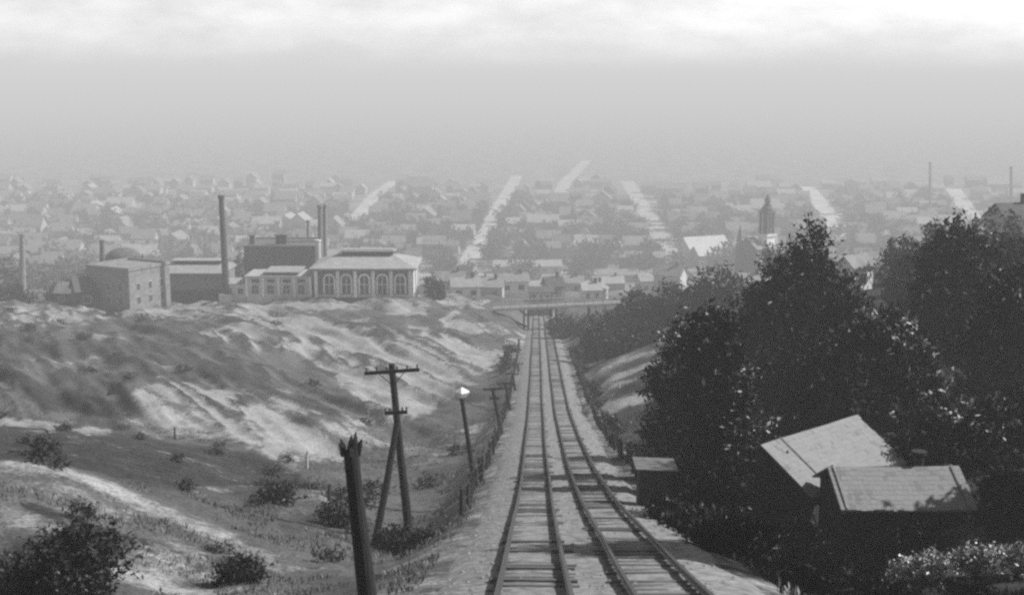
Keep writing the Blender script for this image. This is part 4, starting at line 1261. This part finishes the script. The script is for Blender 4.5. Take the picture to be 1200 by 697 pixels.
# --- bushes
BUSH = [
    ('dark rounded bush filling the bottom left corner', 74, 27.5, 84, 44, 642, 16000, .075, L_dry),
    ('low dark bush at the foot of the tall telegraph pole', 468, 49, 26, 16, 640, 2600, .11, L_dry),
    ('second low bush right at the foot of the tall telegraph pole', 496, 47, 12, 9, 652, 1000, .10, L_dry),
    ('small dark bush near the right edge of the bottom left knoll', 285, 32, 26, 14, 668, 2200, .08, L_dry),
    ('dark clump on the gully floor below the sandy knoll', 330, 56, 22, 12, 618, 1600, .12, L_dry),
    ('dark bush behind the snapped pole', 395, 52, 18, 12, 625, 1300, .12, L_dry),
    ('pale flowering shrub left in the shaded yard before the shack', 1062, 41, 24, 12, 650, 2200, .085, L_pale),
    ('pale flowering shrub in the middle of the yard before the shack', 1100, 40, 26, 13, 652, 2200, .085, L_pale),
    ('pale flowering shrub at the right of the yard near the low tree', 1150, 39, 30, 18, 640, 2600, .09, L_pale),
    ('pale flowering shrub touching the right edge of the picture', 1192, 38, 20, 20, 622, 2000, .09, L_pale),
    ('sparse pale shrub lowest in the right corner', 1130, 34, 30, 14, 682, 1500, .08, L_dark2),
    ('dark bush hugging the track beside the plank-roofed hut', 790, 55, 22, 20, 590, 2000, .14, L_dark2),
    ('dark bush between the plank-roofed hut and the shack', 835, 50, 40, 24, 628, 3000, .15, L_dark),
    ('low dark bush on the shaded bank right of the near track', 860, 42, 44, 18, 655, 2600, .13, L_dark),
    ('dark bush at the bed edge just before the plank-roofed hut', 793, 43, 26, 16, 640, 2600, .12, L_dark2),
    ('dark bush at the bed edge nearest the bottom of the picture', 838, 36.5, 30, 16, 670, 2600, .11, L_dark2),
    ('low dark bush at the bed edge between two larger ones', 812, 39.5, 26, 13, 655, 2200, .11, L_dark),
    ('added dark bush standing in for shade between the two roofs of the shack', 945, 51.5, 16, 26, 620, 2600, .12, L_dark),  # added to darken a sunlit strip of wall
    ('dark bush in the shade below the shack door', 960, 44, 50, 16, 660, 2600, .13, L_dark),
    ('dark bush against the right end of the shack', 1182, 53, 30, 24, 585, 4000, .13, L_dark),
    ('dark bush behind the stove pipe of the shack', 1090, 62, 46, 24, 540, 4000, .14, L_dark),
    ('dark thicket rising behind the right slope of the rear roof', 1120, 66, 50, 30, 530, 4500, .15, L_dark),
    ('dark thicket in the shaded yard under the front eave', 1060, 47, 60, 18, 640, 4500, .12, L_dark),
    ('dark bush at the right edge below the low tree', 1190, 46, 40, 26, 590, 4000, .12, L_dark),
    ('dark bush by the near bend of the bed, bottom right', 850, 34, 50, 18, 690, 4200, .1, L_dark),
    ('dark bush at the very bottom of the yard', 950, 33, 60, 18, 690, 4200, .1, L_dark),
    ('dark bush lowest in front of the pale shrubs', 1040, 33, 50, 16, 688, 3600, .1, L_dark),
]
for i, (lab, px, Yd, rx, ry, py, n, sz, lm_) in enumerate(BUSH):
    b = G(px, Yd); pr = P(px, py, Yd)
    k = Yd / F; bl = []
    random.seed(300 + i)
    for j in range(6):
        bl.append((b.x + random.uniform(-.55, .55) * rx * k, b.y + random.uniform(-.5, .5) * rx * k, b.z + ry * k * random.uniform(.35, .95), rx * k * random.uniform(.45, .65), rx * k * .5, ry * k * random.uniform(.5, .75)))
    plant('bush', lab, 'bush', b, bl, n, sz, lm_, 320 + i, None, 'bushes near the railway', .6, .3)

# small scrub scattered over the left slopes, each a thing
scr = []
for k in range(3):
    q = leaf_cloud([(0, 0, .35, .7, .7, .4), (.4, .2, .3, .5, .5, .35)], 420, .12, 400 + k, .7, .2)
    scr.append(q)
sm = []
spots = []
random.seed(11)
while len(spots) < 44:
    Yd = random.choice((random.uniform(34, 60), random.uniform(60, 110), random.uniform(120, 260))); px = random.uniform(-5, 560)
    if px > 430 and Yd < 60: continue
    p = G(px, Yd)
    if abs(p.x - float(xt(Yd))) < 7 or not (0 < px < 590): continue
    spots.append((p, px, Yd))
first = [None] * 3
for i, (p, px, Yd) in enumerate(spots):
    k = i % 3
    if first[k] is None: o = quads_object('scrub_bush', scr[k], L_dry); first[k] = o
    else: o = first[k].copy(); COL.objects.link(o)
    o.location = p; s_ = random.uniform(.35, .8) * (1 + Yd / 200); o.scale = (s_, s_, s_ * random.uniform(.6, .95)); o.rotation_euler = (0, 0, random.random() * 6)
    zone = 'the near sandy knoll' if Yd < 60 else ('the gully floor' if Yd < 110 else 'the far bank below the plant')
    tag(o, f'small dry scrub bush growing on {zone} left of the railway', 'bush', 'dry scrub bushes on the left slopes')

# dark shrubs along the right-hand fence and the cutting's left edge
for i in range(16):
    Yd = 78 + i * 8.0; x = float(xt(Yd)) + random.uniform(4.3, 5.0); p = Vector((x, Yd, gz(x, Yd)))
    q = leaf_cloud([(0, 0, .6, .9, 1.2, .7), (.5, .6, .5, .8, .9, .6)], 500, .2, 500 + i, .5, .2)
    o = quads_object('shrub', q, L_dark if i % 2 else L_mid); o.location = p
    s_ = random.uniform(.4, .7); o.scale = (s_, s_, s_)
    tag(o, 'dark shrub in the row along the right-hand railway fence', 'shrub', 'shrubs along the right-hand fence')
for i in range(6):
    Yd = 172 + i * 7.0; x = float(xt(Yd)) - random.uniform(5.0, 6.2); p = Vector((x, Yd, gz(x, Yd)))
    q = leaf_cloud([(0, 0, .1, .6, 1.0, .4)], 260, .22, 530 + i, .5, .2)
    o = quads_object('shrub', q, L_mid); o.location = p
    tag(o, 'dark shrub on the left lip of the cutting before the bridge', 'shrub', 'shrubs on the left lip of the cutting')

# dry grass and weeds: nobody could count them
def scatter_blades(n, xfun, zones, size, seed):
    r = np.random.default_rng(seed); out = []
    y = zones[0] * (zones[1] / zones[0]) ** r.random(n)
    x = xfun(r, y)
    cl = vnoise(x / 2.2, y / 2.6, 21) + .6 * vnoise(x / .8, y / .9, 22)
    z0_ = ground_rel(x, y) + ZC
    gx_, gy_ = project(x, y, z0_); bm = np.zeros(len(x))
    for poly, w_, s__ in BARE_LIT: bm = np.maximum(bm, s__ * seg_mask(poly, w_, gx_, gy_))
    sm_ = np.zeros(len(x))
    for poly, w_, s__ in SCRUB_SHADE[:4]: sm_ = np.maximum(sm_, s__ * seg_mask(poly, w_, gx_, gy_))
    k = (cl > 0.02) & ((sm_ < .4) | (size > .2)) & (np.abs(x - xt(y)) > 3.9) & (bm < 0.35 + 0.3 * r.random(len(x)))
    x, y = x[k], y[k]
    z = ground_rel(x, y) + ZC
    m = len(x); a = r.random(m) * 6.28
    h = size * (0.4 + r.random(m)) * (0.7 + y / 160); w = h * .07 + .004 * y / 30
    d = np.stack([np.cos(a), np.sin(a), 0 * a], 1); side_ = np.stack([-np.sin(a), np.cos(a), 0 * a], 1)
    b = np.stack([x, y, z - .03], 1); t = b + np.array([0, 0, 1.]) * h[:, None] + d * (h * r.uniform(.1, .7, m))[:, None]
    mid = (b + t) / 2 + np.array([0, 0, .12]) * h[:, None]
    return np.stack([b, mid + side_ * w[:, None], t, mid - side_ * w[:, None]], 1)


gl = scatter_blades(60000, lambda r, y: (r.random(len(y)) * .44 - .44) * y * 1.02, (20, 130), .17, 31)
tag(quads_object('dry_grass', gl, L_grass), 'dry tufted grass and weeds covering the slopes left of the railway', 'grass', kind='stuff')
gr_ = scatter_blades(30000, lambda r, y: (xt(y) + 4.2) + r.random(len(y)) * (.42 * y), (26, 130), .3, 33)
tag(quads_object('undergrowth', gr_, L_dark2), 'dark tangled undergrowth under the trees right of the railway', 'undergrowth', kind='stuff')

# trees in the town
tp_ = []
for k in range(4):
    q = leaf_cloud([(0, 0, 4.5, 2.6, 2.6, 2.6), (1.5, .6, 3.6, 2.2, 2.2, 2.0), (-1.4, -.4, 3.8, 2.1, 2.1, 2.0), (0, 0, 1.6, .5, .5, 1.6)], 240, .95, 600 + k, .3, 0)
    for a_ in (0.0, 1.57):
        ca, sa = .25 * math.cos(a_), .25 * math.sin(a_)
        q = np.concatenate([q, np.array([[(-ca, -sa, -.3), (ca, sa, -.3), (ca * .6, sa * .6, 5.5), (-ca * .6, -sa * .6, 5.5)]])])
    tp_.append(q)
fst = [None] * 4; cnt = 0
random.seed(23)
tf = []
for i in range(1500):
    Yd = random.uniform(470, 1020) if i < 1300 else random.uniform(345, 480) + (400 if i % 3 else 0); px = random.uniform(-10, 1210)
    X = (px - 600) * Yd / F
    if (Yd < 600 and 480 < px) or on_street(X, Yd, 2.5) or (Yd < 620 and 630 < px < 900): continue
    z = gz(X, Yd)
    if cnt < 230 and Yd < 900 and not (90 < px < 500 and Yd < 620):
        k = cnt % 4
        if fst[k] is None: o = quads_object('town_tree', tp_[k], L_town); fst[k] = o
        else: o = fst[k].copy(); COL.objects.link(o)
        s_ = random.uniform(.7, 1.5); o.location = (X, Yd, z); o.scale = (s_, s_, s_ * random.uniform(.8, 1.3)); o.rotation_euler = (0, 0, random.random() * 6)
        where = 'left of the leftmost long street' if px < 545 else ('between the long pale streets' if px < 780 else 'right of the second long street')
        tag(o, f'small hazy tree {"before" if Yd < 600 else "in"} the town, {where}', 'tree', 'small hazy trees of the town'); cnt += 1
    else:
        tf.append(tp_[i % 4] * random.uniform(.8, 1.5) + np.array([X, Yd, z]))
tag(quads_object('distant_trees', np.concatenate(tf), L_town), 'mass of far town trees fading into the haze', 'trees', kind='stuff')

# ------------------------------------------------------------------ air
HAZE = 0.00093
hb = MB(); hb.box((0, 5900, 68), (16200, 12400, 140))
hm = bpy.data.materials.new('haze_air'); hm.use_nodes = True; hm.node_tree.nodes.clear()
ho = hm.node_tree.nodes.new('ShaderNodeOutputMaterial'); pv = hm.node_tree.nodes.new('ShaderNodeVolumePrincipled')
pv.inputs['Color'].default_value = (.97, .97, .97, 1); pv.inputs['Density'].default_value = HAZE; pv.inputs['Anisotropy'].default_value = 0.0
hm.node_tree.links.new(pv.outputs[0], ho.inputs['Volume'])
tag(hb.build('haze', hm), kind='stuff')

# ------------------------------------------------------------------ light, sky, camera
EL, AZ = math.radians(43), math.radians(80)     # sun to the right, a little ahead
sd = Vector((math.cos(EL) * math.sin(AZ), math.cos(EL) * math.cos(AZ), math.sin(EL)))
sl = bpy.data.lights.new('sun', 'SUN'); sl.energy = 4.2; sl.angle = math.radians(0.5); sl.color = (1, 1, 1)
so = bpy.data.objects.new('sun', sl); COL.objects.link(so); so.rotation_euler = (-sd).to_track_quat('-Z', 'Y').to_euler(); so.location = (0, 0, 200)
wd = bpy.data.worlds.new('World'); scene.world = wd; wd.use_nodes = True
nt = wd.node_tree; nt.nodes.clear()
N, Lk = nt.nodes.new, nt.links.new
wo = N('ShaderNodeOutputWorld'); bg = N('ShaderNodeBackground'); sky = N('ShaderNodeTexSky')
sky.sky_type = 'NISHITA'; sky.sun_disc = False; sky.sun_elevation = EL; sky.sun_rotation = AZ; sky.dust_density = 1.0; sky.air_density = 1.0
bw = N('ShaderNodeSeparateColor'); Lk(sky.outputs[0], bw.inputs[0])   # one channel: a black and white plate
# thin high cloud
tc = N('ShaderNodeTexCoord'); mp = N('ShaderNodeMapping'); mp.inputs['Scale'].default_value = (1, 1, 3.0); Lk(tc.outputs['Generated'], mp.inputs[0])
nz = N('ShaderNodeTexNoise'); nz.inputs['Scale'].default_value = 11.0; nz.inputs['Detail'].default_value = 9; nz.inputs['Roughness'].default_value = .6; Lk(mp.outputs[0], nz.inputs['Vector'])
mr = N('ShaderNodeMapRange'); mr.inputs['From Min'].default_value = .36; mr.inputs['From Max'].default_value = .64; mr.inputs['To Min'].default_value = 0.40; mr.inputs['To Max'].default_value = 0.80; Lk(nz.outputs[0], mr.inputs[0])
sx = N('ShaderNodeSeparateXYZ'); Lk(tc.outputs['Generated'], sx.inputs[0])
bank = N('ShaderNodeMapRange'); bank.interpolation_type = 'SMOOTHSTEP'; bank.inputs['From Min'].default_value = .08; bank.inputs['From Max'].default_value = .4
bank.inputs['To Min'].default_value = 1.0; bank.inputs['To Max'].default_value = 0.0; Lk(sx.outputs[2], bank.inputs[0])
cl_ = N('ShaderNodeMath'); cl_.operation = 'MULTIPLY_ADD'; Lk(bank.outputs[0], cl_.inputs[0]); Lk(mr.outputs[0], cl_.inputs[1]); cl_.inputs[2].default_value = 0.55
mu = N('ShaderNodeMath'); mu.operation = 'MULTIPLY'; Lk(bw.outputs[0], mu.inputs[0]); Lk(cl_.outputs[0], mu.inputs[1])
Lk(mu.outputs[0], bg.inputs['Color']); bg.inputs['Strength'].default_value = 0.14
Lk(bg.outputs[0], wo.inputs['Surface'])

cd = bpy.data.cameras.new('camera'); cam = bpy.data.objects.new('camera', cd); COL.objects.link(cam)
cd.sensor_width = 36; cd.sensor_fit = 'HORIZONTAL'; cd.lens = F / 1200 * 36; cd.clip_start = 0.5; cd.clip_end = 40000
cam.location = (0, 0, ZC); cam.rotation_euler = (math.pi / 2 - PITCH, 0, 0); scene.camera = cam

vs = scene.view_settings; vs.view_transform = 'Standard'; vs.look = 'None'; vs.exposure = 0.58; vs.gamma = 1; vs.use_curve_mapping = False
cy = scene.cycles
cy.max_bounces = 6; cy.diffuse_bounces = 3; cy.glossy_bounces = 2; cy.volume_bounces = 0; cy.transparent_max_bounces = 8
cy.use_denoising = False
cy.pixel_filter_type = 'BLACKMAN_HARRIS'; cy.filter_width = 2.6
